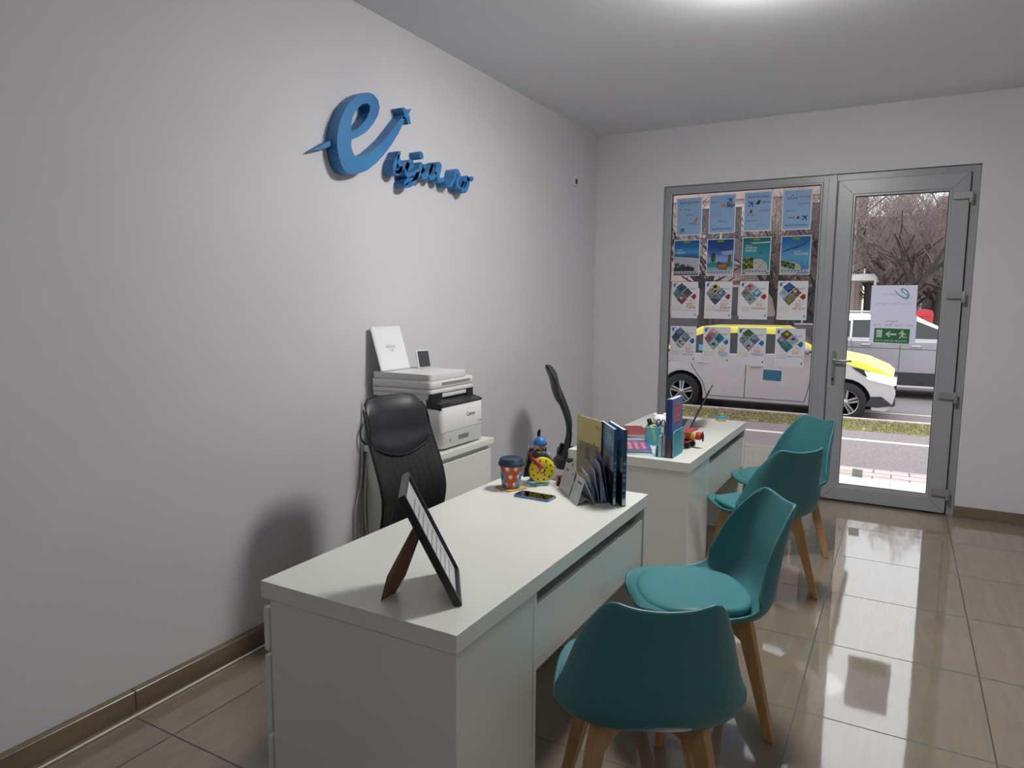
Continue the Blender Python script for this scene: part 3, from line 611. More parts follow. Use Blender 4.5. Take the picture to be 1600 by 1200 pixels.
def blob(cx,cz,rx,rz,n=14,seed=1,j=.25):
    rr=random.Random(seed); return [(cx+rx*math.cos(2*math.pi*i/n)*rr.uniform(1-j,1),cz+rz*math.sin(2*math.pi*i/n)*rr.uniform(1-j,1)) for i in range(n)]
def kenya(b,w_,h_):
    palms=[(blob(-.085+i*.017,-.06-.004*i+.012*math.sin(i*2.2),.019,.030,19,i,.75),['44544a','4b5e4a','62725c','3a4840'][i%4]) for i in range(9)]
    palms+=[(blob(-.09+i*.018,-.095,.018,.03,9,i+30,.5),['2b3531','42503f'][i%2]) for i in range(9)]
    chb(b,w_,h_,1,['1f5fa8','2468b0','2b78ba','3a8ac4','5aa3cf','3d7fb5','2a5f98','b9c6d6','cfcfd8','c9c8d2','c2c2cc','585f58','4e5750'],[([(-.1,.012),(.1,-.004),(.1,-.12),(-.1,-.12)],'cdcdd8')]+palms,['KENYA'],-.085,.035,.075,P('e4e8f0'))
def thai(b,w_,h_):
    pr=[(blob(-.055,.0,.02,.046,14,3,.15),'3e4a34'),(blob(-.05,-.015,.012,.03,12,4,.2),'5a6a3c'),([(-.1,-.045),(.1,-.040),(.1,-.075),(-.1,-.075)],'3d97a8'),
        ([(.0,.045),(.1,.058),(.1,.02),(.03,.02)],'aeb9e0'),([(-.022,-.055),(.06,-.05),(.066,.018),(.08,.022),(.078,-.06),(.052,-.1),(-.005,-.098),(-.028,-.075)],'8a5a3c'),
        ([(-.015,-.06),(.05,-.055),(.055,-.085),(-.005,-.09)],'c08a5c'),([(.08,.02),(.086,.018),(.082,-.07),(.077,-.07)],'3f7a4c'),([(-.02,-.045),(-.008,-.03),(.0,-.045),(.02,-.045),(.02,-.052),(-.02,-.052)],'2c3540')]
    chb(b,w_,h_,1,['1c3f8c','1f4796','244f9e','2c5caa','3c70b8','5a8ac8','88a8d8','a4b8e0','5aa0b8','4aa6b4','9ac4cc','c6d2dc','c8cedc'],pr,['THAILANDA'],-.02,.052,.11,P('16264c'))
def repdom(b,w_,h_):
    pr=[([(-.05,.105),(.1,.11),(.1,.1),(-.02,.098)],'d8ecec'),(blob(.01,-.10,.085,.085,22,5,.12),'d2cec4'),(blob(-.03,-.11,.06,.06,20,9,.1),'dcd8cf')]
    pr+=[(blob(-.085+.018*(i%4),-.03-.021*(i//4)+.006*(i%2),.019,.019,9,i,.45),['3c5224','8a9a2c','5c7030','2c3c20','a8b03c'][i%5]) for i in range(16)]
    pr+=[(blob(.0+.014*i,-.055-.02*((i*3)%4)*.8,.006,.005,7,i,.3),'4c5448') for i in range(5)]+[([(.02,.028),(.06,.045),(.035,.012)],'2a8a80')]
    chb(b,w_,h_,1,['1d6f7a','1f7c84','22888f','2a929c','2f97a6','3a9cae','3f9fb2','439fb4','419cb4','3f9ab2','3a93ac','3589a4','2c7590'],pr,['REPUBLICA','DOMINICANA'],-.085,.055,.088,P('e2ebee'))
def mald(b,w_,h_):
    pr=[([(-.1,.03),(-.02,.06),(.05,.085),(.082,.118),(.078,.135),(.086,.132),(.094,.11),(.07,.078),(.0,.05),(-.03,.035),(0,.055),(-.1,.02)],'2c5c96'),(blob(-.05,-.1,.1,.055,20,5,.1),'c9c7bc'),([(-.1,-.03),(-.02,-.06),(.03,-.1),(.09,-.13),(-.1,-.13)],'cfcabc')]
    pr+=[(blob(-.09+.02*(i%5),-.05-.024*(i//5)-.006*(i%5),.017,.017,9,i,.4),['3e5236','5d7444','2e3f2e','77884c'][i%4]) for i in range(10)]
    pr+=[([(a,c),(a+.007,c+.003),(a+.004,c-.004)],'24406c') for a,c in [(-.08+.012*i,.038+.005*i+.03*(i/13)**3) for i in range(14)]]
    chb(b,w_,h_,1,['1f66ac','2370b4','2a7cbc','3a8ac6','4a98cc','58a2d0','64aad0','62acd2','56a6d0','4c9ecc','4696c4','3f8cbc','6a9a9c'],pr,['MALDIVE'],-.01,.0,.098,P('e4ebf4'))
g2='holiday posters in the second row of the window'
for x,z,d,l,ti in [(-1.713,2.031,kenya,'Kenya holiday poster with dark palms on a beach',0),(-1.437,2.029,thai,'Thailand holiday poster with a longtail boat',.2),(-1.157,2.033,repdom,'Dominican Republic poster with green trees on a teal bay',.3),(-.865,2.032,mald,'Maldives holiday poster with a curved pier over blue water',.4)]:
    poster('holiday_poster',l,x,z,.220,.297,d,ti,g2)
# rows 3 and 4: white offer posters with photo diamonds
def dia(b,cx,cz,s,cols,seed):
    rr=random.Random(seed); c=[(0,s),(s,0),(0,-s),(-s,0)]
    x0,x1=-.099,.099
    def cl(p): return (max(x0,min(x1,p[0])),min(.141,p[1]))
    pg(b,[cl((cx+a,cz+d)) for a,d in c],P_photo(cols[0],cols[-1],cols[0]),2)
    k=rr.uniform(-.25,.15)*s
    pg(b,[cl((cx+a,cz+d)) for a,d in [(-s+abs(k),k),(s-abs(k),k),(0,-s)]],P_photo(cols[1],cols[0],cols[-1]),3)
    if len(cols)>2: pg(b,[cl(p) for p in blob(cx+rr.uniform(-.2,.2)*s,cz+rr.uniform(-.2,.3)*s,.42*s,.34*s,11,seed,.45)],P(cols[2]),4)
    if len(cols)>3: pg(b,[cl(p) for p in blob(cx+rr.uniform(-.2,.2)*s,cz-.35*s,.28*s,.2*s,9,seed+5,.45)],P(cols[3]),5)
def offer(cols,pct,words,wcol,redtag,sizes=(.024,.02),x4=None):
    def d(b,w_,h_):
        for (cx,cz),c,i in zip([(-.028,.105),(-.068,.055),(.022,.058),(-.022,.008)],cols,range(4)): dia(b,cx,cz,.047 if i in(0,3) else .044,c,i+len(words[0])*7+int(pct))
        pg(b,[(-.098,.13),(-.088,.143),(-.078,.135),(-.078,.118),(-.09,.105),(-.098,.118)],P('2f7fc0'),2); pg(b,[(-.075,.143),(-.062,.143),(-.07,.133)],P('3a1c2c'),2)
        tc_='b02a34' if redtag else '2f7fc0'
        pg(b,[(.052,.028),(.078,.052),(.094,.045),(.096,.022),(.078,.004)],P(tc_),2); pg(b,[(.084,-.122),(.096,-.133),(.096,-.108)],P('2f7fc0' if redtag else 'a8203c'),2)
        b.quad([(x,-.0009,z) for x,z in disc(.052,.0,.004,8)],P('d2584a'))
        tx(b,'RoyalM',.03,.088,.018,P('a83a5a'),width=.055,shear=.3); rc(b,.04,.09,.083,.0842,P('b8b8c4'),2)
        tx(b,pct,.018,-.05,.040,GOLD,width=.046,bold=.012); tx(b,'%',.067,-.034,.018,GOLD,bold=.01); smear(b,.025,-.012,.05,.003,P('8b8796'))
        tx(b,'REDUCERI',-.095,-.062,.012,P('d8b45a'),width=.07); tx(b,'EARLY BOOKING',-.095,-.074,.010,P('d8b45a'),width=.07); smear(b,-.094,-.084,.065,.003,P('7b7b88'))
        al={1:[(.096,-.072)],2:[(.096,-.070),(.09,-.09)]}[len(words)]
        for (xx,zz),wd,sz in zip(al,words,sizes): tx(b,wd,xx,zz,sz,P(wcol),'r',width=min(.112,.0135*len(wd)),bold=.009)
        smear(b,-.09,-.132,.006,.006,P('333344'))
    return d
SEA='2a7fb8';
o3=[('85',['TURCIA','Kusadasi - Marmaris - Bodrum'],'a33040',1,[['5a7fa0','2f6a96','6b5a4c','394a50'],['3f8ab8','5a9a7c','8aa05a'],['3c6a7c','8a7a60','4a6a6c'],['b05a48','8a3a34','e0d4c8','2f7fb0']],(.026,.010),'Turcia offer poster, leftmost of the third row, 85 in gold'),
    ('50',['BODRUM','KUSADASI'],'a33040',1,[['d8c48a','3c3434','2a2420','e6dcae'],['8aa0b8','5a7a94','b8a08a'],['3f6fa8','4a86b8','c4b8b0'],['4a6a7c','24384c','8a9aa0']],(.024,.018),'Bodrum and Kusadasi offer poster with a sunset diamond'),
    ('35',['MARMARIS'],'b8303c',1,[['c8ccd4','a8acb4','b8404a','b8404a'],['a8a090','8a8a7c','6a7a5c'],['4aa0c4','2f8ab4','d8e4e8'],['8ac0c4','c8ccc0','5a8a5c']],(.024,),'Marmaris offer poster with a red water slide picture'),
    ('50',['ANTALYA'],'b8303c',1,[['1f5f9c','17508c','2f7ab0'],['a8c4dc','c8d4dc','8ab0c8'],['8a6a5c','a88a7c','d8c8b8','5a3a34'],['3a6a44','6a7a4c','8a9a8c','b09a7c']],(.026,),'Antalya offer poster at the right end of the third row')]
o4=[('50',['PARGA','LEFKADA'],'2f7fc0',0,[['5a6a9c','3a5a8c','8a9ab8'],['4a5a6c','3a8ab8','6a5a54'],['5a8ab8','4a6a44','b0b890'],['c8b8a8','3a94bc','8a5a4c','e0dcd8']],(.016,.016),'Parga and Lefkada offer poster, leftmost of the bottom row'),
    ('25',['INSULA','CRETA'],'2f7fc0',0,[['c87a74','3a9ab8','e4dcd8'],['c4847c','2f7fb0','b85a54'],['3fa0c4','2f88b8','1f5f94'],['4ab0c4','c4c0b4','5a4a48','e4e0d8']],(.026,.026),'Insula Creta offer poster with 25 in gold, bottom row'),
    ('50',['THASSOS'],'2f7fc0',0,[['3a6a34','c0a884','2a7a8c','48804a'],['b8c0c8','2a6a9c','6a7a94'],['3a84b8','8a5a4c','a0b8c8'],['a8a8bc','8a8aa4','5a4448','d8d0d0']],(.026,),'Thassos offer poster with a green coast diamond, bottom row'),
    ('50',['RIVIERA OLIMPULUI'],'2f7fc0',0,[['6a6a44','b84a3c','e0c83c','4a5a3c'],['2f6fa8','5a6a7c','b8c4cc'],['b8bcc8','c8ccd4','3a5a8c','a8b0bc'],['3a90c4','4a8a3c','6aa04c','2f7a3c']],(.012,),'Riviera offer poster at the right end of the bottom row')]
for row,zt,g in ((o3,1.682,'offer posters in the third row of the window'),(o4,1.312,'offer posters in the bottom row of the window')):
    for (pct,wd,wc,rt,cols,sz,lab),x in zip(row,(-1.717,-1.439,-1.160,-.870)):
        poster('offer_poster',lab,x,zt+.004,.220,.303,offer(cols,pct,wd,wc,rt,sz),.2,g)
def stick(b,w_,h_):
    rc(b,-w_/2,w_/2,-h_/2,h_/2,P('3c7fa8'),1)
    for i in range(4): smear(b,-w_/2+.01,h_/2-.02-i*.018,w_-.02-(.03 if i>2 else 0),.006,P('9cc4d8'),2,i)
poster('window_sticker','small blue sticker with pale lines of print below the posters','x' if False else -.949,.982,.138,.084,stick,2,cat='sticker')
b=MB(); b.lathe([(.0,.012),(.008,.011),(.012,.006),(.014,0)],M_white,16); tag(b.build('suction_hook',None,(-1.463,PY,2.052),(R(90),0,0)),'small white suction hook on the glass between the blue and holiday posters','hook')
# ---- sheets on the door glass (printed for the street, showing through mirrored)
DY=WY+.0195
M_pd=sheet('paper_door','e0e0ec',.45)
def MX(x,z): return XZ(x,-.0011,z)@Matrix.Scale(-1,4,(1,0,0))
FB=P('b0cde0');FG=P('9898a4')
def agency(b,w_,h_):
    k=.20
    pts=[(-(y-2.75)*k+.055,(z-2.33)*k+.05) for y,z in E_OUT]; hol=[(-(y-2.75)*k+.055,(z-2.33)*k+.05) for y,z in E_HOLE]
    b.prism([(x+.0,z) for x,z in pts],-.0009,-.0006,FB,'xz',holes=[hol])
    b.text('sejur.ro',.03,MX(.035,.035),FB,'l',shear=.3,width=.10); b.text('eSejur Travel Agency',.024,MX(.12,-.03),FB,'l',shear=.1,width=.235)
o=poster('agency_sheet','upper white paper sheet on the door glass with a faded mirrored blue logo','x' if False else -.212,1.648,.295,.215,agency,0,y=DY,base=M_pd,cat='sheet')
def hours(b,w_,h_):
    b.text('Program',.022,MX(.03,.055),FG,'l',width=.075); b.text('Luni - Vineri: 09.00 - 17.00',.022,MX(.125,.025),FG,'l',width=.25); b.text('Sambata: Inchis',.02,MX(.06,-.003),FG,'l',width=.13)
poster('opening_hours_sheet','lower white paper sheet on the door glass with mirrored opening hours','x' if False else -.205,1.433,.297,.212,hours,0,y=DY,base=M_pd,cat='sheet')
GR=sheet('print_exit_green','1f7a44',.1); WH=sheet('print_exit_white','d8dcda',.1)
def exitsign(b,w_,h_):
    rc(b,-w_/2,w_/2,-h_/2,h_/2,GR,1); rc(b,-.10,-.062,-.016,.042,WH,2)
    pg(b,[(-.042,.012),(-.016,.034),(-.004,.034),(-.022,.018),(.03,.018),(.03,.004),(-.022,.004),(-.004,-.011),(-.016,-.011)],WH,2)
    b.quad([(x,-.0009,z) for x,z in disc(.066,.038,.007,14)],WH)
    for q in ([(.058,.03),(.074,.03),(.082,.022),(.094,.012),(.09,.007),(.078,.014),(.074,.006),(.078,-.004),(.10,-.004),(.10,-.010),(.072,-.011),(.066,-.002),(.056,-.017),(.046,-.017),(.058,.002),(.062,.018),(.056,.020),(.05,.012),(.043,.014),(.05,.026)],):
        b.prism(q,-.0009,-.0007,WH,'xz')
    tx(b,'EVACUARE DE URGENTA',0,-.043,.019,WH,'c',k=3,width=.205,bold=.01)
poster('exit_sign','green emergency exit sign with a running figure on the door glass','x' if False else -.176,1.334,.229,.106,exitsign,1,y=DY-.0012,base=GR,cat='sign')
def dst(b,w_,h_):
    for i in range(4): smear(b,-w_/2+.006,h_/2-.016-i*.014,w_-.012,.006,P('8a958e'),2,i)
poster('door_sticker','small pale sticker low on the door glass','x' if False else -.262,.262,.072,.062,dst,2,y=DY,base=sheet('film_pale','c4ccc8',.3,.75),cat='sticker')
# ================================================================ things on the near desk
DZ=.7303
t=thing('picture_frame','black picture frame with a cardboard easel back standing on the near desk','picture frame',(0,0,0))
Bn=Vector((-.938,1.427,DZ));Bf=Vector((-1.079,1.627,DZ)); Tn=Vector((-1.056,1.344,1.025))
ex=(Bf-Bn).normalized(); ez=(Tn-Bn).normalized(); ez=(ez-ex*ez.dot(ex)).normalized(); ey=ex.cross(ez)   # ey: towards the back? fixed below
if ey.x>0: ey=-ey                                     # ey points to the rear side (wall side)
FT=Matrix((ex,ey,ez)).transposed().to_4x4(); FT.translation=Bn
t.location=Bn
def fb(b,name,**k):
    for i,v in enumerate(b.v): b.v[i]=(FT@v)-Bn
    return b.build(name,t,**k)
W_,H_=.245,.325
b=MB(); o_=[(0,0),(W_,0),(W_,H_),(0,H_)]; i_=[(.011,.011),(W_-.011,.011),(W_-.011,H_-.011),(.011,H_-.011)]
b.prism(o_,-.006,.014,M_dark,'xz',holes=[i_]); fb(b,'frame_border',bevel=.0015,seg=1)
b=MB(); b.box(.014,W_-.014,.003,.006,.014,H_-.014,C('c9cbd0',.3)); 
for i in range(9): b.box(.04,.20-.01*(i%3),.0024,.003,.05+i*.026,.056+i*.026,C('8d9098'))
fb(b,'certificate',label='white printed sheet in the frame')
b=MB(); b.box(.012,W_-.012,.007,.0095,.012,H_-.012,C('6b5244')); fb(b,'backing_board',label='brown backing board')
# easel leg: hinged on the middle of the back, down to the desk
q=[Vector((-1.054,1.395,.940)),Vector((-1.040,1.401,.913)),Vector((-1.092,1.402,.79)),Vector((-1.134,1.411,DZ)),Vector((-1.133,1.350,DZ)),Vector((-1.130,1.372,.79))]
off=(q[4]-q[0]).cross(q[1]-q[0]).normalized()*.0025
if off.dot(Vector((-1,0,0)))<0: off=-off
b=MB(); n=len(q); b.add([p-Bn for p in q]+[p+off-Bn for p in q],[tuple(range(n)),tuple(range(2*n-1,n-1,-1))]+[(i,(i+1)%n,n+(i+1)%n,n+i) for i in range(n)],C('6a4a38',.6))
b.build('easel_leg',t,label='brown cardboard easel leg with a small cut-out')
hc=(q[2]+q[5])*.5+(q[0]-q[4])*.10; ax=(q[4]-q[0]).normalized(); wx=(q[2]-q[5]).normalized()
b=MB()
for sg_ in (-2.2,3.2): b.add([hc-Bn+off*sg_+ax*(.014*math.cos(a))+wx*(.005*math.sin(a)) for a in [2*math.pi*i/12 for i in range(12)]],[tuple(range(12))],C('c9c8c2'))
b.build('cutout',t,label='pale cut-out in the easel leg')
# cup on coaster
t=thing('coaster','square cork coaster under the spotted cup','coaster',(-1.386,2.494,DZ),R(-25));
MB().prism(rrect(-.05,.05,-.05,.05,.008),0,.005,noisy(mat('cork','c9a869',.8),'b89452','d4b878',60,3)).build('cork_square',t,bevel=.001,seg=1)
t=thing('travel_cup','orange cup with white spots and a dark blue lid on the near desk','cup',(-1.386,2.494,DZ+.0052))
b=MB(); b.lathe([(.0,0),(.036,0),(.038,.004),(.0465,.098),(.0475,.100)],C('cf5328',.35),40); b.build('cup_body',t)
b=MB(); b.lathe([(.0478,.094),(.053,.094),(.0545,.102),(.0535,.106),(.0505,.108),(.0475,.122),(.044,.125),(.041,.121),(0,.121)],C('1f3a4d',.4),40); b.build('lid',t)
def on_cone(b,a,h,r,m,k=1,n=16,z=1):
    rr=lambda hh:.038+(.0465-.038)*hh/.098+.0005*k
    pts=[]
    for i in range(n):
        q=2*math.pi*i/n; hh=min(.093,max(.003,h+r*z*math.sin(q))); aa=a+r*math.cos(q)/.042; pts.append((rr(hh)*math.cos(aa),rr(hh)*math.sin(aa),hh))
    rc_=rr(h)+.0003; b.add([(rc_*math.cos(a),rc_*math.sin(a),h)]+pts,[(0,i+1,(i+1)%n+1) for i in range(n)],m,True)
va=math.atan2(-2.49,1.386)
b=MB()
for a,h in ((-.35,.085),(.45,.085),(-.05,.052),(.75,.052),(-.5,.02),(.35,.02),(-1.2,.07),(1.4,.07),(2.2,.05),(3.0,.08),(-2.0,.05)): on_cone(b,va+a,h,.0085,C('ece4da',.35))
b.build('spot_pattern',t,label='white spots on the orange cup')
b=MB()
for a,h in ((-1.05,.05),(1.15,.05),(-.75,.008),(.8,.008)):
    on_cone(b,va+a,h,.022,C('7fb3cf',.35),2); on_cone(b,va+a,h,.013,C('4a7f9c',.35),3)
b.build('motif_pattern',t,label='light blue round motifs on the cup')
# painted figurine
t=thing('figurine','painted soldier figurine with blue helmet and round yellow shield','figurine',(-1.325,2.628,DZ),R(-150)+R(0))
t.rotation_euler=(0,0,math.atan2(-2.628,1.325)+R(12))
# local +x faces the camera
def FA(h): return C(h,.45)
b=MB(); b.lathe([(0,0),(.05,0),(.052,.006),(.046,.012),(.0,.012)],FA('8cc3d6'),28); b.build('base',t)
b=MB(); b.grid(lambda u,v:((-.01+(.028+.006*v-.0*v)*math.cos(2*math.pi*u)*(1-.35*v*v)),(.038-.012*v)*math.sin(2*math.pi*u),.012+.118*v),20,9,FA('5a6a74'),closed=True)
b.ball((-.01,0,.128),(.026,.032,.018),FA('4c7a9c')); b.build('body',t)
b=MB(); b.grid(lambda u,v:(-.028-.030*math.cos((u-.5)*2.6)*(.6+.4*(1-v))+.0,-.058*math.sin((u-.5)*2.6)*(1.05-.35*v),.018+.13*v),14,10,FA('23253c')); b.build('cape',t,solid=.004,label='dark blue cape')
b=MB(); b.ball((.006,.0,.158),(.026,.026,.027),FA('d8a47c')); b.ball((.033,0,.157),(.008,.007,.007),FA('c98a64')); b.build('head',t)
b=MB()
for s_ in (-1,1):
    b.tube([(.030,0,.150),(.029,s_*.012,.151),(.022,s_*.022,.145)],[.005,.0045,.002],FA('3a2a24'),8); b.ball((.027,s_*.010,.167),(.004,.005,.005),FA('eeeeee'),10); b.ball((.031,s_*.010,.167),(.0015,.002,.002),FA('1a1a1a'),8); 
b.build('moustache',t,label='dark moustache and eyes')
b=MB(); b.lathe([(.026,.176),(.031,.176),(.029,.184),(.023,.197),(.011,.206),(0,.208)],FA('2f73b8'),24,T=Matrix.Translation((.0,0,0))@Matrix.Rotation(R(6),4,'Y')); b.tube([(.03,-.018,.172),(.036,0,.171),(.03,.018,.172)],.004,FA('5a94c8'),8); he=b.build('helmet',t)
b=MB(); b.tube([(-.010,0,.200),(-.006,.0,.218),(.002,.002,.232),(.008,.004,.228)],[.005,.008,.006,.003],FA('15161c'),8,flat=.6); b.build('plume',he,label='black plume')
b=MB(); sh=Matrix.Translation((.045,.004,.068))@Matrix.Rotation(R(90),4,'Y')@Matrix.Rotation(R(0),4,'X')
b.lathe([(0,.008),(.03,.007),(.052,.003),(.056,-.002),(.054,-.006),(0,-.006)],FA('e5d02c'),36,T=sh)
b.build('shield',t)
b=MB()
for i in range(10):
    a=2*math.pi*i/10+.2; b.ball(tuple(sh@Vector((.042*math.cos(a),.042*math.sin(a),.0055))),(.0015,.0045,.0045),FA('5a5a1c'),10)
for i in range(4):
    a=2*math.pi*i/4+.5; b.ball(tuple(sh@Vector((.022*math.cos(a),.022*math.sin(a),.0075))),(.0015,.004,.004),FA('5a5a1c'),10)
b.ball(tuple(sh@Vector((0,0,.007))),(.006,.013,.013),FA('2a2620'),14); b.build('shield_pattern',t,label='dark spots and boss of the shield')
b=MB(); b.tube([(.0,-.03,.128),(.035,-.035,.115),(.055,-.012,.095),(.058,.0,.076)],[.013,.012,.010,.009],FA('b23a4c'),10); b.ball((.060,.001,.07),(.009,.009,.010),FA('d8a47c'),12); b.build('arm',t,label='red sleeved arm over the shield')
b=MB(); b.tube([(.0,.03,.130),(.0,.048,.115),(.018,.052,.095)],[.013,.012,.009],FA('7e8a94'),10); b.ball((.022,.053,.088),(.009,.009,.009),FA('d8a47c'),12); b.build('arm',t,label='grey sleeved arm')
b=MB(); b.tube([(-.012,-.056,.07),(.0,-.05,.12),(.006,-.046,.165)],[.006,.005,.003],FA('8a8f94'),8); b.build('club',t,label='grey club behind the shoulder')
# phone
t=thing('phone','dark smartphone with blue edges lying on the near desk','phone',(-1.237,2.423,DZ),R(-1.5))
MB().prism(rrect(-.080,.080,-.037,.037,.011),0.0,.0085,C('6f8bb8',.3)).build('case',t,bevel=.002)
MB().prism(rrect(-.077,.077,-.0345,.0345,.009),.0086,.0092,mat('phone_glass','0b0b0d',.06)).build('screen',t)
# wooden portrait magnet
t=thing('portrait_block','small wooden block with a dark portrait beside the desk calendar','ornament',(-1.228,2.63,DZ),R(32))
MB().box(-.014,.014,-.004,.004,0,.048,C('c08a5a')).build('wood_block',t,bevel=.003)
b=MB(); b.ball((0,-.0045,.032),(.006,.0012,.008),C('2a1c18'),12); b.prism([(-.011,.0),(.011,.0),(.009,.018),(.004,.024),(-.004,.024),(-.009,.018)],-.0052,-.0042,C('35221c'),'xz'); b.build('portrait',t,label='dark printed portrait')
# tent cards
def tent(name,label,a,bb,h,dep,seed):
    a=Vector((*a,DZ));bb=Vector((*bb,DZ)); ex=(bb-a).normalized(); n=Vector((-ex.y,ex.x,0)); 
    if n.x<0: n=-n
    L_=(bb-a).length; t=thing(name,label,'card',a,math.atan2(ex.y,ex.x)); s=1 if (Matrix.Rotation(math.atan2(ex.y,ex.x),3,'Z')@Vector((0,1,0))).dot(n)>0 else -1
    b=MB(); th=.0006; P0=[(0,0),(dep*.5,h),(dep,0),(dep*.55,.022)]
    pr=[(0,0),(dep*.42,h),(dep,0),(dep-.002,0),(dep*.42,h-.006),(.003,0)]
    M_c=sheet('card_white','dcdce0',.15)
    b.prism([(s*p,z) for p,z in pr],0,L_,M_c,'yz')
    b.prism([(s*.002,.001),(s*dep*.5,.022),(s*(dep-.002),.001),(s*dep*.5,.0205)],.0,L_,M_c,'yz'); b.build('folded_card',t)
    b=MB(); rr=random.Random(seed); k_=dep*.42
    def on(x,f): return (x,s*(k_*f)-s*.0009,h*f+.0003)
    for i in range(7):
        f=.25+.085*i; x0=.012; x1=L_-.015-rr.uniform(0,.03)
        if i==6: b.add([on(x0+.02,f),on(x0+.055,f),on(x0+.055,f+.05),on(x0+.02,f+.05)],[(0,1,2,3)],C('3a3a44')); b.add([on(L_-.03,f),on(L_-.015,f),on(L_-.018,f+.06),on(L_-.026,f+.06)],[(0,1,2,3)],C('4a4a55'))
        else: b.add([on(x0,f),on(x1,f),on(x1,f+.006),on(x0,f+.006)],[(0,1,2,3)],C('b2b2b8'))
    b.build('print',t,label='grey printed lines'); return t
tent('tent_card','taller white tent card at the left of the leaflets on the near desk',(-1.213,2.594),(-1.118,2.478),.115,.075,3)
tent('tent_card','shorter white tent card with a small grey logo, right of the taller one',(-1.110,2.472),(-1.046,2.401),.098,.075,5)
# teal wire organiser, empty sheets in it
M_tm=sheet('teal_wire_mesh','5fb0c0',.2,.72)
M_tr=C('6fbccb',.35)
def rim(b,pts,r=.0022): b.tube(pts,r,M_tr,6)
def organiser(label,loc,rz,n,W=.09,D=.20,H=.115,heights=None):
    t=thing('letter_holder',label,'organiser',loc,rz,group='teal wire letter holders')
    b=MB(); b.box(0,W,0,D,0,.0012,M_tm); b.build('base_plate',t)
    for i in range(n):
        x=W*i/(n-1); h=(heights or [H]*n)[i]
        b=MB(); pl=rrect(0.004,D-.004,0,h,.02,4); b.prism(pl,x-.0004,x+.0004,M_tm,'yz'); q=[(x,y,z) for y,z in pl]; rim(b,q+[q[0]]); b.build('divider',t)
    return t
organiser('teal wire letter holder filled with pale leaflets on the near desk',(-1.000,2.462,DZ),R(33),3,W=.075,D=.15,H=.10,heights=[.055,.07,.09])
E1=Vector((math.cos(R(33)),math.sin(R(33)),0)); E2=Vector((-E1.y,E1.x,0)); O0=Vector((-1.0,2.462,DZ+.0015))
def leaflet(name,label,x,w_,h_,th,m,lean=0,cat='leaflet',group=None,y=0.006,rz=R(33),deco=None,O=O0,roll=0):
    a=Vector((math.cos(rz),math.sin(rz),0)); e=Vector((-a.y,a.x,0)); p=O+E1*x+E2*y if O is O0 else O+a*x+e*y
    b=MB(); b.box(0,th,0,w_,0,h_,m); t=b.build(name,None,p,(roll,lean,rz),bevel=0,label=label,cat=cat,group=group)
    return t
PL=sheet('leaflet_grey','b9bfcc',.25); PV=sheet('leaflet_violet','5c628f',.2)
b=[('pale grey leaflet fanned out at the front of the letter holder',.004,.145,.112,PL,-.28),('pale grey leaflet leaning in the middle of the letter holder',.020,.14,.125,PL,-.16),
   ('light blue leaflet pack at the front right of the holder',.028,.10,.110,sheet('leaflet_blue','93a9b8',.2),-.06),('tall pale leaflet rising behind the leaflet pack',.044,.135,.155,sheet('leaflet_pale','9aa0b4',.25),-.2),
   ('violet folder cover standing at the back of the letter holder',.058,.13,.185,PV,-.17),('dark blue leaflet at the right end of the letter holder',.066,.12,.12,sheet('leaflet_dark','41557c',.2),-.05)]
for lab,x,w_,h_,m,ln in b: leaflet('leaflet',lab,x,w_,h_,.0022 if 'pack' not in lab else .008,m,ln,group='leaflets in the near letter holder')
# catalogues standing behind the organiser
def book(name,label,loc,rz,th,w_,h_,cover,spine,group=None,rot=None,deco=None,cat='book',pages='d9dadd'):
    """local: spine at y=0, pages towards +y, covers at x=0 and x=th, standing on z=0"""
    t=thing(name,label,cat,loc,rz,group=group,rot=rot)
    b=MB(); b.box(0,.0012,0,w_,0,h_,cover); b.box(th-.0012,th,0,w_,0,h_,cover); b.box(0,th,-.0008,.0006,0,h_,spine); b.build('cover',t)
    b=MB(); b.box(.0013,th-.0013,.001,w_-.002,.001,h_-.0015,C(pages,.7)); b.build('pages',t)
    if deco: b=MB(); deco(b,th,w_,h_); b.build('cover_print',t)
    return t
def facex(b,y0,y1,z0,z1,m,k=1): b.add([(-.0002*k,y0,z0),(-.0002*k,y0,z1),(-.0002*k,y1,z1),(-.0002*k,y1,z0)],[(0,1,2,3)],m)
def spn(b,x0,x1,z0,z1,m,k=1): b.add([(x0,-.0008-.0002*k,z0),(x1,-.0008-.0002*k,z0),(x1,-.0008-.0002*k,z1),(x0,-.0008-.0002*k,z1)],[(0,1,2,3)],m)
def TXm(x,y,z): return Matrix.Translation((x,y,z))@Matrix.Rotation(R(-90),4,'Z')@Matrix.Rotation(R(90),4,'X')    # text on the x- face, reading towards the spine
def cat_blue(b,th,w_,h_):
    facex(b,.0,w_,.13,h_,C('3d6f96',.35)); facex(b,.0,w_,.13,.19,C('8d9a9a',.35),2); facex(b,.0,w_,.215,.24,C('56819c',.35),2); facex(b,0,w_,0,.13,C('12151c',.35),2)
    b.text('2024',.030,TXm(-.0008,.10,h_-.05),C('9cc0dc'),'l',bold=.02)
    for i in range(7): facex(b,.02+.006*(i%2),.10,.02+.015*i,.025+.015*i,C('3a3f4a'),3)
    rr=random.Random(4)
    for i in range(26): z=.03+i*.006; spn(b,.002,th-.002,z,z+.004,C(['2f7fa8','7fb4c8','1f5a80','20303c'][rr.randrange(4)]),1)
    spn(b,.002,th-.002,.004,.028,C('dcdcdc'),2)
BLU=C('2f5f88',.35)
book('catalogue','blue travel catalogue with a black lower half, in front of its twin',(-.926,2.468,DZ),R(36),.012,.205,.297,BLU,C('27536f',.35),'blue catalogues on the near desk',deco=cat_blue,cat='catalogue')
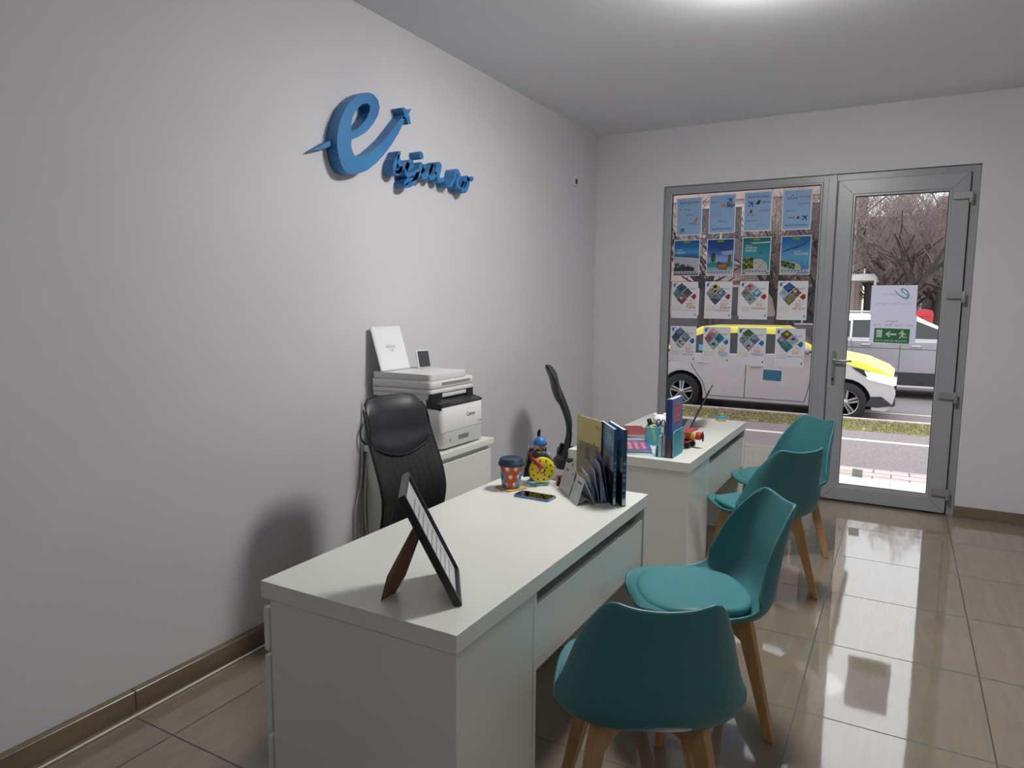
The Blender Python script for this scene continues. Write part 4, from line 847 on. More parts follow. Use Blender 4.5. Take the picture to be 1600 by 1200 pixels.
book('catalogue','blue travel catalogue standing nearest the corner of the near desk',(-.892,2.474,DZ),R(37),.016,.205,.297,BLU,C('27536f',.35),'blue catalogues on the near desk',deco=cat_blue,cat='catalogue')
def cat_yel(b,th,w_,h_):
    facex(b,0,w_,.17,h_,C('cfbd80',.4)); facex(b,0,w_,.05,.17,C('968c78',.4)); facex(b,.02,w_-.02,.15,.19,C('8f8262',.4),2); facex(b,.05,.06,.13,.2,C('8a7f66'),3); facex(b,.09,.13,.12,.175,C('6e6757'),3)
    b.text('TURCIA',.04,TXm(-.0008,w_-.01,.215),C('cfc9a8'),'l',bold=.01,width=.12); b.text('2024',.022,TXm(-.0008,.05,.26),C('6a5f3c'),'l')
book('catalogue','yellow travel catalogue standing behind the leaflets on the near desk',(-1.030,2.600,DZ),R(52),.008,.205,.297,C('cfbd80',.4),C('3a3a20'),deco=cat_yel,cat='catalogue')
# ================================================================ things on the far desk
ORG=organiser('teal wire letter holder at the front corner of the far desk, holding blue books',(-1.050,3.392,DZ),R(0),3,W=.088,D=.195,H=.135,heights=[.055,.12,.135])
def cat_paris(b,th,w_,h_):
    F=lambda y0,y1,z0,z1,m,k=1:b.add([(th+.0002*k,y0,z0),(th+.0002*k,y1,z0),(th+.0002*k,y1,z1),(th+.0002*k,y0,z1)],[(0,1,2,3)],m)
    F(0,w_,.09,h_,C('3f5fa4',.35)); F(0,w_,0,.09,C('4a4448',.35)); F(.03,w_-.03,.0,.16,C('4a6aa8',.35),2)
    for i,(z0,z1) in enumerate(((.245,.270),(.218,.242),(.196,.214),(.175,.190))): F(.03,w_-.045+.01*(i%2),z0,z1,C('c8505a',.4),3)
    for i,(z0) in enumerate((.251,.224)): b.text(['CIRCUITE','EUROPA'][i],.017,Matrix.Translation((th+.0009,.035,z0))@Matrix.Rotation(R(90),4,'Z')@Matrix.Rotation(R(90),4,'X'),C('3a3a78'),'l',width=.09)
    F(.10,.118,.02,.17,C('3a4048'),3); F(.085,.133,.02,.07,C('43474c'),3); F(.105,.113,.14,.165,C('b8a050'),4)
    spn(b,.001,th-.001,.0,.10,C('5a3a38'),1); spn(b,.001,th-.001,.10,h_,C('2c4480'),1)
NB=C('31498c',.35)
def inh(x): return (-1.050+x,3.392,DZ+.0015)
book('guide_book','blue guide book with red title blocks in the far letter holder',(-.991,3.396,DZ+.0016),0,.020,.185,.297,NB,NB,'blue guide books on the far desk',deco=cat_paris)
book('guide_book','slimmer blue guide book between its twin and the white card',(-1.0035,3.398,DZ+.0016),0,.0105,.185,.295,NB,NB,'blue guide books on the far desk',deco=lambda b,th,w_,h_:(spn(b,.001,th-.001,0,.10,C('5a3a38')),))
b=MB(); b.box(0,.003,0,.12,0,.17,sheet('card_white2','d8d8de',.2)); tag(b.build('white_card',None,(-1.0145,3.396,DZ+.0016),bevel=0),'white card standing beside the blue books in the far letter holder','card')
b=MB(); b.box(0,.017,0,.11,0,.108,C('9fb4c4',.5)); tag(b.build('note_block',None,(-1.038,3.396,DZ+.0016),bevel=.001,seg=1),'pale grey blue pack of cards in the far letter holder','card pack')
# magazines lying on the far desk
def lying(label,loc,rz,w_,d_,th,cover,deco=None,group='magazines lying on the far desk',pages='d4d6dc'):
    t=thing('magazine',label,'magazine',loc,rz,group=group)
    b=MB(); b.box(-w_/2,w_/2,-d_/2,d_/2,th-.001,th,cover); b.box(-w_/2,w_/2,-d_/2,d_/2,0,.001,cover); b.build('cover',t)
    b=MB(); b.box(-w_/2+.001,w_/2-.002,-d_/2+.001,d_/2-.002,.001,th-.0011,C(pages,.7)); b.build('pages',t)
    if deco: b=MB(); deco(b,w_,d_,th); b.build('cover_print',t)
    return t
DK=C('2a2c34',.45)
lying('dark magazine at the bottom beneath the blue one',(-1.235,3.505,DZ),R(28),.21,.28,.012,DK)
def mag_b(b,w_,d_,th):
    for i in range(4): b.box(-.055+.036*i,-.030+.036*i,-.11,.10-.015*(i%2),th,th+.0003,C('c8505a',.4)); b.text(['CIRCUITE','EUROPA','VACANTE','2024'][i],.02,Matrix.Translation((-.036+.036*i,-.10,th+.0005))@Matrix.Rotation(R(90),4,'Z'),C('e4c4c8'),'l',width=.15)
lying('blue magazine with red title blocks lying on top of the dark one',(-1.225,3.515,DZ+.0125),R(24),.20,.27,.010,C('3f5fa4',.4),mag_b)
for i,(x,y,rz,c,h,lab) in enumerate([(-1.36,3.86,30,'e2e2e6',0,'open white magazine at the bottom of the pile by the pen cup'),(-1.37,3.87,38,'2e3038',.0085,'thin dark magazine in the pile by the pen cup'),(-1.355,3.88,26,'dfe0e4',.017,'white magazine under the red one by the pen cup'),(-1.36,3.87,32,'8a2c34',.0255,'dark red magazine on top of the pile by the pen cup')]):
    lying(lab,(x,y,DZ+h),R(rz),.21,.29,.008,C(c,.4),group='magazines piled by the pen cup')
b=MB(); b.prism(rrect(-.05,.05,-.03,.03,.004),0,.0015,C('9fd0dc',.6)); tag(b.build('sticky_note',None,(-1.105,3.43,DZ),(0,0,R(12))),'light blue paper note lying at the front edge of the far desk','note')
b=MB(); b.prism(rrect(-.05,.05,-.012,.012,.006),0,.008,C('20222a')); tag(b.build('black_pen_case',None,(-1.455,3.50,DZ),(0,0,R(20)),bevel=.003),'small black object at the left front corner of the far desk','pen case')
b=MB(); b.prism(rrect(-.04,.04,-.015,.015,.004),0,.010,C('b0303c')); tag(b.build('red_notebook',None,(-1.44,3.56,DZ),(0,0,R(24)),bevel=.002),'small red notebook at the left front corner of the far desk','notebook')
# pen cup with highlighter
t=thing('pen_cup','teal wire pen cup holding a green highlighter on the far desk','pen cup',(-1.16,3.69,DZ),R(12))
b=MB(); q=rrect(-.04,.04,-.04,.04,.008,3)
b.grid(lambda u,v:(*[(q+[q[0]])[int(round(u*len(q)))][k] for k in (0,1)],v*.10),len(q)+1,2,M_tm,smooth=False); b.box(-.038,.038,-.038,.038,0,.002,M_tm); b.build('wire_wall',t)
b=MB(); rim(b,[(x,y,.10) for x,y in q+[q[0]]],.0025); rim(b,[(x,y,.002) for x,y in q+[q[0]]]); b.build('rim',t)
t=thing('highlighter','green highlighter with a black cap leaning in the pen cup','pen',(-1.142,3.690,DZ+.004),rot=(R(-10),R(-21),0))
b=MB(); b.lathe([(0,0),(.010,0),(.0125,.004),(.0125,.105),(.0095,.11)],C('a6c62c',.35),16); b.build('barrel',t)
b=MB(); b.lathe([(.012,.108),(.0135,.11),(.0135,.138),(.011,.145),(0,.146)],C('15161a',.4),16); b.build('cap',t)
t=thing('scissors','grey handled scissors standing in the pen cup','scissors',(-1.137,3.70,DZ+.01),rot=(R(8),R(6),R(30)))
b=MB(); b.add([(-.006,0,0),(.006,0,0),(.006,.002,.09),(-.006,.002,.09)],[(0,1,2,3)],M_metal); b.build('blade',t)
for s_ in (-1,1):
    b=MB(); b.tube([(s_*.012+.010*math.cos(a),0,.115+.018*math.sin(a)) for a in [2*math.pi*i/14 for i in range(15)]],.0035,C('3c4148'),6,caps=False); b.build('handle_ring',t)
# white bear figure
t=thing('bear_figure','white bear figure in a green skirt leaning beside the pen cup','figure',(-1.150,3.80,DZ),R(-60)); t.scale=(1.3,1.3,.98)
WF=C('e6e6e6',.6)
b=MB(); b.grid(lambda u,v:((.030*math.sin(math.pi*(.12+.80*v)))*math.cos(2*math.pi*u)*1.0,(.028*math.sin(math.pi*(.12+.80*v)))*math.sin(2*math.pi*u),.035+.075*v),20,10,WF,closed=True)
b.build('body',t)
b=MB(); b.ball((.004,-.004,.128),(.034,.032,.030),WF,20); b.ball((.034,-.008,.120),(.016,.014,.012),WF,14); hd=b.build('head',t)
for s_ in (-1,1): b=MB(); b.ball((-.004,s_*.022-.004,.155),(.009,.010,.010),WF,12); b.build('ear',hd)
b=MB(); b.ball((.050,-.008,.122),(.004,.005,.004),C('15161a'),8); b.build('nose',hd,label='black nose')
b=MB(); b.grid(lambda u,v:((.024+.014*(1-v))*math.cos(2*math.pi*u),(.024+.014*(1-v))*math.sin(2*math.pi*u),.028+.035*v),20,4,C('1f6a44',.6),closed=True); b.build('skirt',t,solid=.002,label='green skirt')
for s_ in (-1,1):
    b=MB(); b.tube([(.0,s_*.022,.098),(.018,s_*.036,.088),(.034,s_*.038,.096)],[.011,.010,.011],WF,10); b.build('arm',t)
    b=MB(); b.tube([(.004,s_*.013,.035),(.006,s_*.015,.006)],[.011,.013],C('d8b23c') if s_>0 else WF,10); b.build('leg',t)
# toy aeroplane
t=thing('toy_aeroplane','red and yellow wooden toy biplane on the far desk beside the blue books','toy',(-.975,3.72,DZ),R(-8))
RD=C('a82a26',.35); YE=C('c8963c',.4)
b=MB(); b.tube([(-.07,0,.062),(-.02,0,.055),(.045,0,.066),(.055,0,.068)],[.006,.016,.019,.018],YE,12); b.build('fuselage',t)
b=MB(); b.lathe([(.021,0),(.022,.018),(.014,.026),(0,.027)],RD,16,T=Matrix.Translation((.052,0,.068))@Matrix.Rotation(R(90),4,'Y')); b.build('nose_cowl',t)
b=MB(); b.prism(rrect(-.015,.028,-.085,.085,.012),.088,.094,RD); b.build('upper_wing',t)
b=MB(); b.prism(rrect(-.02,.026,-.075,.075,.012),.036,.042,RD); b.build('lower_wing',t)
b=MB()
for y in (-.05,.05): b.tube([(.0,y,.04),(.0,y,.09)],.0025,YE,6)
b.build('strut',t)
for y in (-.034,.034): b=MB(); b.prism(disc(.012,.018,.018,20),y-.005,y+.005,C('17181a'),'xz'); b.tube([(.012,y,.018),(.005,y*.6,.045)],.003,RD,6); b.build('wheel',t)
b=MB(); b.tube([(.084,-.004,.095),(.084,0,.068),(.084,.004,.041)],[.002,.004,.002],C('17181a'),6,flat=2); b.build('propeller',t)
b=MB(); b.box(-.078,-.055,-.032,.032,.063,.067,RD); b.prism([(-.08,.065),(-.055,.065),(-.075,.09)],-.002,.002,RD,'xz'); b.build('tail',t)
# laptop
LA=R(9.8)
t=thing('laptop','open grey laptop seen edge on at the back of the far desk','laptop',(-1.098,4.235,DZ),LA)
b=MB(); b.prism(rrect(-.245,-.002,0.0,.345,.01),.0015,.016,C('8d8f94',.35,metal=.5)); ba=b.build('laptop_base',t,bevel=.002)
b=MB(); b.box(-.20,-.04,.02,.325,.0161,.0172,C('2a2b2e')); b.box(-.238,-.21,.12,.22,.0161,.0166,C('77797e')); b.build('keyboard',ba)
b=MB(); T=Matrix.Translation((-.004,0,.012))@Matrix.Rotation(R(24),4,'Y'); b.box(-.001,.008,0,.345,.0,.262,C('2b2c30',.35),T=T); sc=b.build('screen_lid',t,bevel=.002)
b=MB(); b.box(-.0018,-.0011,.008,.337,.012,.254,mat('screen_off','15171c',.1),T=T); b.build('display',sc)
# snow globe
t=thing('snow_globe','snow globe with a blue band on the far desk by the window','snow globe',(-1.015,4.70,DZ))
b=MB(); b.lathe([(0,0),(.033,0),(.035,.004),(.033,.012),(.030,.014)],C('b8a45a',.5),24); b.lathe([(.030,.014),(.032,.016),(.030,.034),(.027,.036),(0,.036)],C('3f9cc4',.45),24)
for i in range(8): a=2*math.pi*i/8; b.ball((.031*math.cos(a),.031*math.sin(a),.013),(.006,.006,.005),C('c8b464',.5),8)
b.build('base',t)
b=MB(); b.box(-.012,-.004,-.004,.004,.037,.058,C('c89a6a')); b.box(-.002,.006,-.004,.004,.037,.064,C('c87a5a')); b.box(.008,.015,-.004,.004,.037,.055,C('d8c8a8')); b.lathe([(.018,.036),(.014,.042),(0,.044)],C('7a9a4c'),16); b.build('village',t,label='tiny coloured houses inside')
b=MB(); b.ball((0,0,.058),(.0285,.0285,.0285),clear_glass('globe_glass',(.98,.99,.99),1.12),24); b.build('glass_ball',t)
# ================================================================ the street outside
GZ=-.30
M_asph=noisy(mat('asphalt','6f6a6b',.9),'625d5f','7d7779',40,6,bump=.3)
M_walk=noisy(mat('path_asphalt','7b7476',.9),'6e6769','878082',35,8,bump=.3)
M_kerb=noisy(mat('kerb_stone','b0a49e',.85),'a2978f','bdb1aa',8,5)
M_slab=mat('outer_tile','c9c5c0',.5)
def paver():
    m=mat('brick_paver','b0a6a4',.8); b=m.node_tree.nodes['Principled BSDF']; t=N(m,'ShaderNodeTexCoord'); br=N(m,'ShaderNodeTexBrick'); L(m,t.outputs['Object'],br.inputs['Vector'])
    br.inputs['Scale'].default_value=1; br.inputs['Brick Width'].default_value=.32; br.inputs['Row Height'].default_value=.17; br.inputs['Mortar Size'].default_value=.008
    br.inputs['Color1'].default_value=(*lin('aea3a2'),1); br.inputs['Color2'].default_value=(*lin('bbb0ad'),1); br.inputs['Mortar'].default_value=(*lin('6b6462'),1); L(m,br.outputs['Color'],b.inputs['Base Color']); return m
M_pav=paver()
S=lambda n,x0,x1,y0,y1,z0,z1,m:MB().box(x0,x1,y0,y1,z0,z1,m).build(n,kind='structure')
S('door_step',-4,3,WY+.23,6.84,-.6,-.02,M_slab)
b=MB(); 
for x in (-2.4,-1.2,0,1.2): b.box(x-.002,x+.002,WY+.23,6.84,-.0199,-.0192,C('8d8883'))
b.build('tile_joint',kind='structure')
S('brick_paving',-30,30,6.84,8.02,-.6,-.18,M_pav)
S('cycle_path',-30,30,8.02,10.42,-.6,-.18,M_walk)
S('painted_line',-30,30,9.63,9.74,-.1799,-.176,C('d9d4d4',.7))
M_soil=noisy(mat('verge_soil','7c7a52',.95),'5f5e3e','98965c',6,8,bump=.6,bscale=60,dist=.02)
S('verge',-30,30,10.42,11.32,-.6,-.175,M_soil)
S('kerb',-30,30,11.32,11.45,-.6,-.15,M_kerb)
S('road',-40,40,11.45,17.9,-.8,GZ,M_asph)
S('road_marking',-1.6,1.4,13.2,13.3,GZ+.0005,GZ+.004,C('b9b2b0',.8))
S('kerb',-40,40,17.9,18.05,-.8,-.15,M_kerb)
S('far_ground',-60,60,18.05,70,-.8,-.17,noisy(mat('far_ground','77706a',.95),'6a645c','857d74',2,5))
b=MB(); rr=random.Random(3); G=[C('727a48',.8),C('8a8858',.8),C('646040',.8),C('9a8c6c',.8)]
for i in range(9000):
    x=rr.uniform(-4.5,2.2); y=rr.uniform(10.43,11.31); h=rr.uniform(.015,.045); a=rr.uniform(0,6.28); d=.006
    b.add([(x-d*math.cos(a),y-d*math.sin(a),-.176),(x+d*math.cos(a),y+d*math.sin(a),-.176),(x+rr.uniform(-.02,.02),y+rr.uniform(-.02,.02),-.176+h)],[(0,1,2)],G[int(rr.random()**1.3*4)])
tag(b.build('verge_grass'),'short patchy grass on the strip between cycle path and road','grass',kind='stuff')
# ---- vehicles
M_tyre=C('1c1d20',.8); M_cg=mat('car_glass','20262a',.06); M_alu=mat('alloy','a9abae',.3,metal=.7)
def car(name,label,loc,sp):
    t=thing(name,label,'car',loc)
    W_=sp['w']; wb=sp['wb']; ra=sp['ra']; rw=sp['rw']; body=sp['body']
    def arc(cx): return [(cx+ra*math.cos(R(a)),rw+ra*math.sin(R(a))) for a in range(0,181,15) ]
    sill=sp['sill']
    def clip(pts): return [(x,max(z,sill)) for x,z in pts]
    prof=sp['lower_front']+sp['hood']+sp['trunk']+sp['lower_rear']
    bottom=[(-ra-.0,sill)]+clip(arc(0))[::-1]+[(ra,sill)]+[(wb-ra,sill)]+clip(arc(wb))[::-1]+[(wb+ra,sill)]
    poly=bottom+prof
    b=MB(); b.prism(poly,.03,W_-.03,body,'xz'); b.build('body',t,bevel=.045,seg=3,ang=35)
    # greenhouse
    (xa,za),(xb,zb2),(xc,zt),(xd,zt2)=sp['green']; b=MB(); y0,y1=.09,.22
    vs=[(xa,y0,za),(xb,y0,zb2),(xd,y1,zt2),(xc,y1,zt)]; vs+=[(x,W_-y,z) for x,y,z in vs]
    b.add(vs,[(0,1,2,3),(7,6,5,4),(0,3,7,4),(1,5,6,2),(3,2,6,7),(0,4,5,1)],sp['roof']); b.build('roof',t,bevel=.05,seg=3,label=sp.get('rooflabel'))
    zm=max(za,zb2)
    def yy(z): return y0+(y1-y0)*(z-min(za,zb2))/(zt-min(za,zb2))-.006
    for wnd in sp['windows']:
        b=MB(); b.add([(x,yy(z),z) for x,z in wnd],[tuple(range(len(wnd)))],M_cg); b.add([(x,W_-yy(z),z) for x,z in wnd],[tuple(range(len(wnd)))[::-1]],M_cg); b.build('side_window',t,label='dark side windows')
    b=MB()
    for (p0,p1) in (((xb,zb2),(xd,zt2)),((xa,za),(xc,zt))):
        s_=1 if p0[0]>1 else -1; f0,f1=.1,.86; q0=(p0[0]+(p1[0]-p0[0])*f0+.03*s_*.35,p0[1]+(p1[1]-p0[1])*f0); q1=(p0[0]+(p1[0]-p0[0])*f1+.03*s_*.35,p0[1]+(p1[1]-p0[1])*f1)
        b.add([(q0[0],y0+.06,q0[1]),(q0[0],W_-y0-.06,q0[1]),(q1[0],W_-y1-.02,q1[1]),(q1[0],y1+.02,q1[1])],[(0,1,2,3)],M_cg)
    b.build('windscreen',t)
    b=MB(); b.box(-ra-.02,wb+ra+.02,.25,W_-.25,sill-.02,rw+ra-.02,C('121315',.9)); b.build('underbody',t,label='black underbody')
    for cx in (0,wb):
        for ys in (0,1):
            y_=.11 if ys==0 else W_-.11; sg_=-1 if ys==0 else 1
            T=Matrix.Translation((cx,y_,rw))@Matrix.Rotation(R(90),4,'X')
            b=MB(); b.lathe([(rw*.64,-.09),(rw*.93,-.10),(rw,-.07),(rw,.07),(rw*.93,.10),(rw*.64,.09)],M_tyre,36,T=T,cap=False); wh=b.build('wheel',t)
            b=MB(); fz=.075*(1 if ys==0 else -1)
            b.lathe([(rw*.60,-.085),(rw*.68,-.085),(rw*.68,.085),(rw*.62,.088),(rw*.60,.07)],M_alu,36,T=T,cap=False); b.lathe([(0,0),(rw*.62,0)],C('2a2b2e'),24,T=T)
            for k in range(5):
                a=2*math.pi*k/5+.3; M2=T@Matrix.Rotation(a,4,'Z')
                b.add([(.02,-.03,fz),(rw*.62,-.045,fz*.9),(rw*.62,-.012,fz*.9),(.05,-.006,fz),(.02,.03,fz),(rw*.62,.045,fz*.9),(rw*.62,.012,fz*.9),(.05,.006,fz)],[(0,1,2,3),(4,7,6,5)],M_alu,T=M2)
            b.lathe([(.045,fz-.002),(.03,fz+.01*(1 if fz>0 else -1)),(0,fz+.01*(1 if fz>0 else -1))],M_alu,16,T=T,cap=False); b.build('rim',wh)
    b=MB()
    for pts in sp['seams']:
        b.tube([(x,.028,z) for x,z in pts],.005,C('2b2c30'),4)
    b.build('door_seam',t,label='thin dark door seams')
    for x,z in sp['handles']:
        b=MB(); b.tube([(x-.09,.02,z),(x-.07,.002,z+.004),(x+.06,.002,z+.006),(x+.09,.02,z+.004)],[.010,.015,.015,.010],sp['hcol'],8); b.build('door_handle',t)
    return t
M_cw=mat('white_car_paint','b3afb2',.25,coat=.5); M_cy=mat('yellow_vinyl','e8e056',.35,coat=.3)
tx_=car('taxi','white taxi with yellow bonnet and roof edges driving past the shop','x' and (-3.26,11.86,GZ),dict(w=1.75,wb=2.56,ra=.365,rw=.305,sill=.21,body=M_cw,roof=M_cy,rooflabel='yellow roof and pillars',
  lower_front=[(3.12,.20),(3.22,.30),(3.24,.48),(3.20,.60)],hood=[(3.19,.72),(3.10,.80),(2.8,.93),(2.4,1.01),(2.12,1.05)],
  trunk=[(1.2,1.0),(-.1,.97),(-.75,1.02),(-.88,.98)],lower_rear=[(-.93,.62),(-.9,.35),(-.8,.22)],
  green=[(-.45,.97),(2.40,.97),(.25,1.43),(1.52,1.44)],
  windows=[[(-.32,.985),(1.01,.985),(1.01,1.335),(.32,1.31),(.12,1.24)],[(1.03,.985),(2.16,1.0),(1.62,1.32),(1.03,1.335)]],
  seams=[[(1.06,.98),(1.05,.26)],[(2.06,.98),(2.05,.6),(1.98,.28)],[(.08,.97),(.12,.85),(.24,.66),(.36,.50),(.43,.28)],[(.43,.27),(1.98,.27)],[(-.7,.80),(-.2,.82),(-.2,.88)]],handles=[(.36,.83),(1.22,.80)],hcol=M_cw))
M_bn=mat('overexposed_yellow_vinyl','efea8c',.35,coat=.3)  # the taxi's yellow, paled: glare on the bonnet painted into the colour
b=MB(); b.add([(3.205,.10,.735),(3.115,.10,.815),(2.815,.10,.945),(2.41,.10,1.025),(2.13,.10,1.065)]+[(3.205,1.65,.735),(3.115,1.65,.815),(2.815,1.65,.945),(2.41,1.65,1.025),(2.13,1.65,1.065)],[(i,i+1,i+6,i+5) for i in range(4)],M_bn,True)
b.add([(3.19,.023,.725),(3.1,.023,.795),(2.8,.023,.925),(2.4,.023,1.0),(2.12,.023,1.04),(2.12,.023,.95),(2.6,.023,.89),(3.0,.023,.76)],[(0,1,2,3,4,5,6,7)],M_cy)
b.add([(3.19,.023,.725),(3.1,.023,.795),(2.8,.023,.925),(2.4,.023,1.0),(2.12,.023,1.04),(3.205,.10,.735),(3.115,.10,.815),(2.815,.10,.945),(2.41,.10,1.025),(2.13,.10,1.065)],[(i,i+5,i+6,i+1) for i in range(4)],M_cy,True)
b.build('bonnet',tx_,label='yellow bonnet')
M_head=mat('headlight','e8ecec',.1,emit='f4f8ff',estr=.8)
b=MB(); b.add([(3.22,.02,.60),(3.235,.02,.70),(3.10,.018,.755),(2.82,.018,.80),(2.72,.018,.83),(2.86,.018,.68)],[(0,1,2,3,4,5)],M_head); b.box(3.19,3.245,.05,.45,.61,.70,M_head); b.build('headlight',tx_,bevel=.004)
b=MB(); b.add([(2.80,.015,.82),(2.72,.015,.845),(2.62,.015,.86),(2.86,.015,.70)],[(0,1,2,3)],C('22262a',.2)); b.add([(3.22,.018,.30),(3.06,.018,.43),(2.92,.018,.42),(2.84,.018,.27),(3.0,.018,.26)],[(0,1,2,3,4)],C('2a2c30',.5)); b.add([(3.246,.06,.30),(3.246,.06,.44),(3.24,.018,.42),(3.2,.018,.28)],[(0,1,2,3)],C('2a2c30',.5)); b.box(3.2,3.25,.5,1.25,.50,.66,C('1a1c1f',.4)); b.build('bumper_grille',tx_,label='black grille openings of the bumper')
b=MB()
for x in (.30,): b.box(x-.04,x+.13,.085,.091,1.02,1.12,C('5fa8cc',.4))
b.build('window_label',tx_,label='small light blue label on the rear side window')
b=MB(); b.tube([(2.0,.06,1.04),(1.96,-.02,1.06)],.02,C('1a1b1e'),8); b.ball((1.97,-.09,1.10),(.06,.09,.06),M_cw,16); b.build('wing_mirror',tx_)
M_sv=mat('silver_car_paint','a3a0a7',.28,metal=.5,coat=.5)
sv=car('silver_car','silver estate car with roof rails in the far lane behind the taxi',(-.95,15.45,GZ),dict(w=1.85,wb=2.78,ra=.40,rw=.345,sill=.27,body=M_sv,roof=mat('silver_roof','cfcdd2',.3,coat=.4),
  lower_front=[(3.5,.26),(3.62,.4),(3.64,.62)],hood=[(3.58,.85),(3.3,1.0),(2.6,1.10),(2.2,1.14)],
  trunk=[(1.2,1.13),(-.1,1.13),(-.50,1.10),(-.55,1.0)],lower_rear=[(-.58,.6),(-.57,.36),(-.48,.29)],
  green=[(-.50,1.115),(2.2,1.115),(-.30,1.64),(1.10,1.64)],
  windows=[[(-.32,1.17),(.05,1.17),(.05,1.50),(-.20,1.46)],[(.09,1.17),(.92,1.17),(.88,1.53),(.09,1.51)],[(.97,1.17),(1.95,1.17),(1.62,1.33),(1.14,1.53),(.93,1.53)]],
  seams=[[(.95,1.13),(.94,.55),(.92,.27)],[(.08,1.13),(.12,.9),(.3,.72)],[(-.5,.98),(2.6,.96)],[(2.05,1.13),(2.1,.5),(2.0,.3)]],handles=[(.35,1.03),(1.22,1.02)],hcol=mat('silver_handle','b5b2b8',.2,metal=.5)))
b=MB(); b.box(.42,2.36,.018,.032,.27,.52,C('24262a',.6)); b.build('sill_cladding',sv,label='black plastic sill cladding')
b=MB(); b.box(.42,2.36,.01,.05,.235,.265,C('c8c6c8',.3)); b.build('side_step',sv,label='bright strip under the sill')
b=MB(); b.box(-.585,-.46,.015,.30,.88,1.28,C('a82830',.3)); b.build('rear_light',sv,label='red rear light')
b=MB(); b.tube([(-.25,.26,1.63),(-.15,.25,1.675),(.95,.25,1.675),(1.05,.26,1.63)],.014,M_alu,8); b.tube([(-.25,1.59,1.63),(-.15,1.6,1.675),(.95,1.6,1.675),(1.05,1.59,1.63)],.014,M_alu,8); b.build('roof_rail',sv)
for x in (.55,1.25):
    b=MB(); b.prism(rrect(x-.2,x+.2,.95,1.12,.06),.45,.75,C('3a3c42')); b.box(x-.28,x-.14,.4,.8,.7,1.35,C('3a3c42')); b.build('car_seat',sv)
# red post box beyond the road
t=thing('post_box','red box with a yellow mark standing beyond the silver car','post box',(.44,18.6,-.17))
b=MB(); b.prism([(-.17,.85),(.17,.85),(.17,1.50),(.14,1.57),(0,1.60),(-.14,1.57),(-.17,1.50)],-.12,.12,C('c0343c',.4),'xz'); b.build('box',t,bevel=.01)
b=MB(); b.prism([(-.12,1.18),(.10,1.20),(.12,1.28),(-.06,1.27)],-.123,-.121,C('e0a03c'),'xz'); b.box(-.12,.12,-.123,-.121,1.42,1.44,C('8f2028')); b.build('mark',t,label='yellow mark and slot')
b=MB(); b.box(-.035,.035,-.035,.035,0,.86,C('5a5c60')); b.build('post',t)
# ---- buildings
def building(label,x0,x1,y,z1,wall,rows,cols,ww,wh,band=None,depth=8,skip=()):
    t=thing('apartment_building',label,'building',(0,y,-.17))
    b=MB(); b.box(x0,x1,0,depth,0,z1,wall); b.build('wall',t)
    b=MB(); b.box(x0-.15,x1+.15,-.25,depth,z1,z1+.25,C('8a8480')); b.build('roof_edge',t)
    if band:
        for z0,z2,m in band: b=MB(); b.box(x0+.01,x1-.01,-.06,0,z0,z2,m); b.build('facade_band',t,label='contrasting facade band')
    fr=C('d2cfcf',.5); 
    for z in rows:
        for k in range(cols):
            if (z,k) in skip: continue
            x=x0+(k+.5)*(x1-x0)/cols; b=MB()
            b.prism([(x-ww/2,z),(x+ww/2,z),(x+ww/2,z+wh),(x-ww/2,z+wh)],-.09,.0,fr,'xz',holes=[[(x-ww/2+.07,z+.07),(x-.03,z+.07),(x-.03,z+wh-.07),(x-ww/2+.07,z+wh-.07)],[(x+.03,z+.07),(x+ww/2-.07,z+.07),(x+ww/2-.07,z+wh-.07),(x+.03,z+wh-.07)]])
            w_=b.build('window',t); b=MB(); b.box(x-ww/2+.03,x+ww/2-.03,-.05,-.012,z+.03,z+wh-.03,mat('far_glass','4a4c54',.1)); b.build('pane',w_)
    return t
WA=noisy(mat('render_beige','b6a8a2',.9),'aa9c97','c0b2ac',.6,4)
bl=building('beige apartment block with balconies across the street, seen behind the posters',-24,-1.55,25.5,10.4,WA,(1.0,3.75,6.5),8,1.5,1.35,[(2.5,3.5,C('c4b2ae',.8)),(2.28,2.5,C('a0685c',.9)),(5.3,6.2,C('c4b2ae',.8)),(.0,.9,C('77747a',.9))])
b=MB(); b.box(-2.15,-1.5,-.12,0,0,10.4,C('c2b4a2',.8)); b.build('corner_pilaster',bl,label='cream corner pilaster')
b=MB(); b.box(-2.35,-.75,-1.6,.0,2.42,2.62,C('d8d6d6')); b.box(-.82,-.75,-1.6,-1.5,2.15,2.42,C('d8d6d6')); b.build('entrance_canopy',bl,label='white entrance canopy')
for k in range(4):
    x=-22+k*5.6; b=MB(); b.box(x,x+2.6,-1.1,0,3.0,3.12,C('a49a96')); b.box(x,x+2.6,-1.1,-1.04,3.12,3.95,C('6a6668')); b.box(x,x+.05,-1.1,0,3.12,3.95,C('6a6668')); b.box(x+2.55,x+2.6,-1.1,0,3.12,3.95,C('6a6668')); b.build('balcony',bl)
building('low reddish house behind the bare trees, right of the beige block',-1.5,7.5,34.5,5.2,C('b5a09c',.9),(.9,3.3),5,1.2,1.2,[(2.1,2.9,C('a87468',.9))])
building('long pale pink apartment block far behind the bare trees',1.5,34,46,7.4,C('bfb0ae',.9),(1.2,4.2),12,1.4,1.4,[(2.9,3.7,C('cfc6c4',.9))])
b=MB(); b.box(-26,-2.6,20.6,20.8,-.17,1.18,noisy(mat('fence_grey','6a686e',.9),'5d5b62','76747a',3,4)); 
for i in range(12): b.box(-26+i*2.1,-25.8+i*2.1,20.5,20.9,-.17,1.3,C('5c5a60'))
tag(b.build('garden_wall'),'long dark grey garden wall beyond the road, behind the taxi','wall')
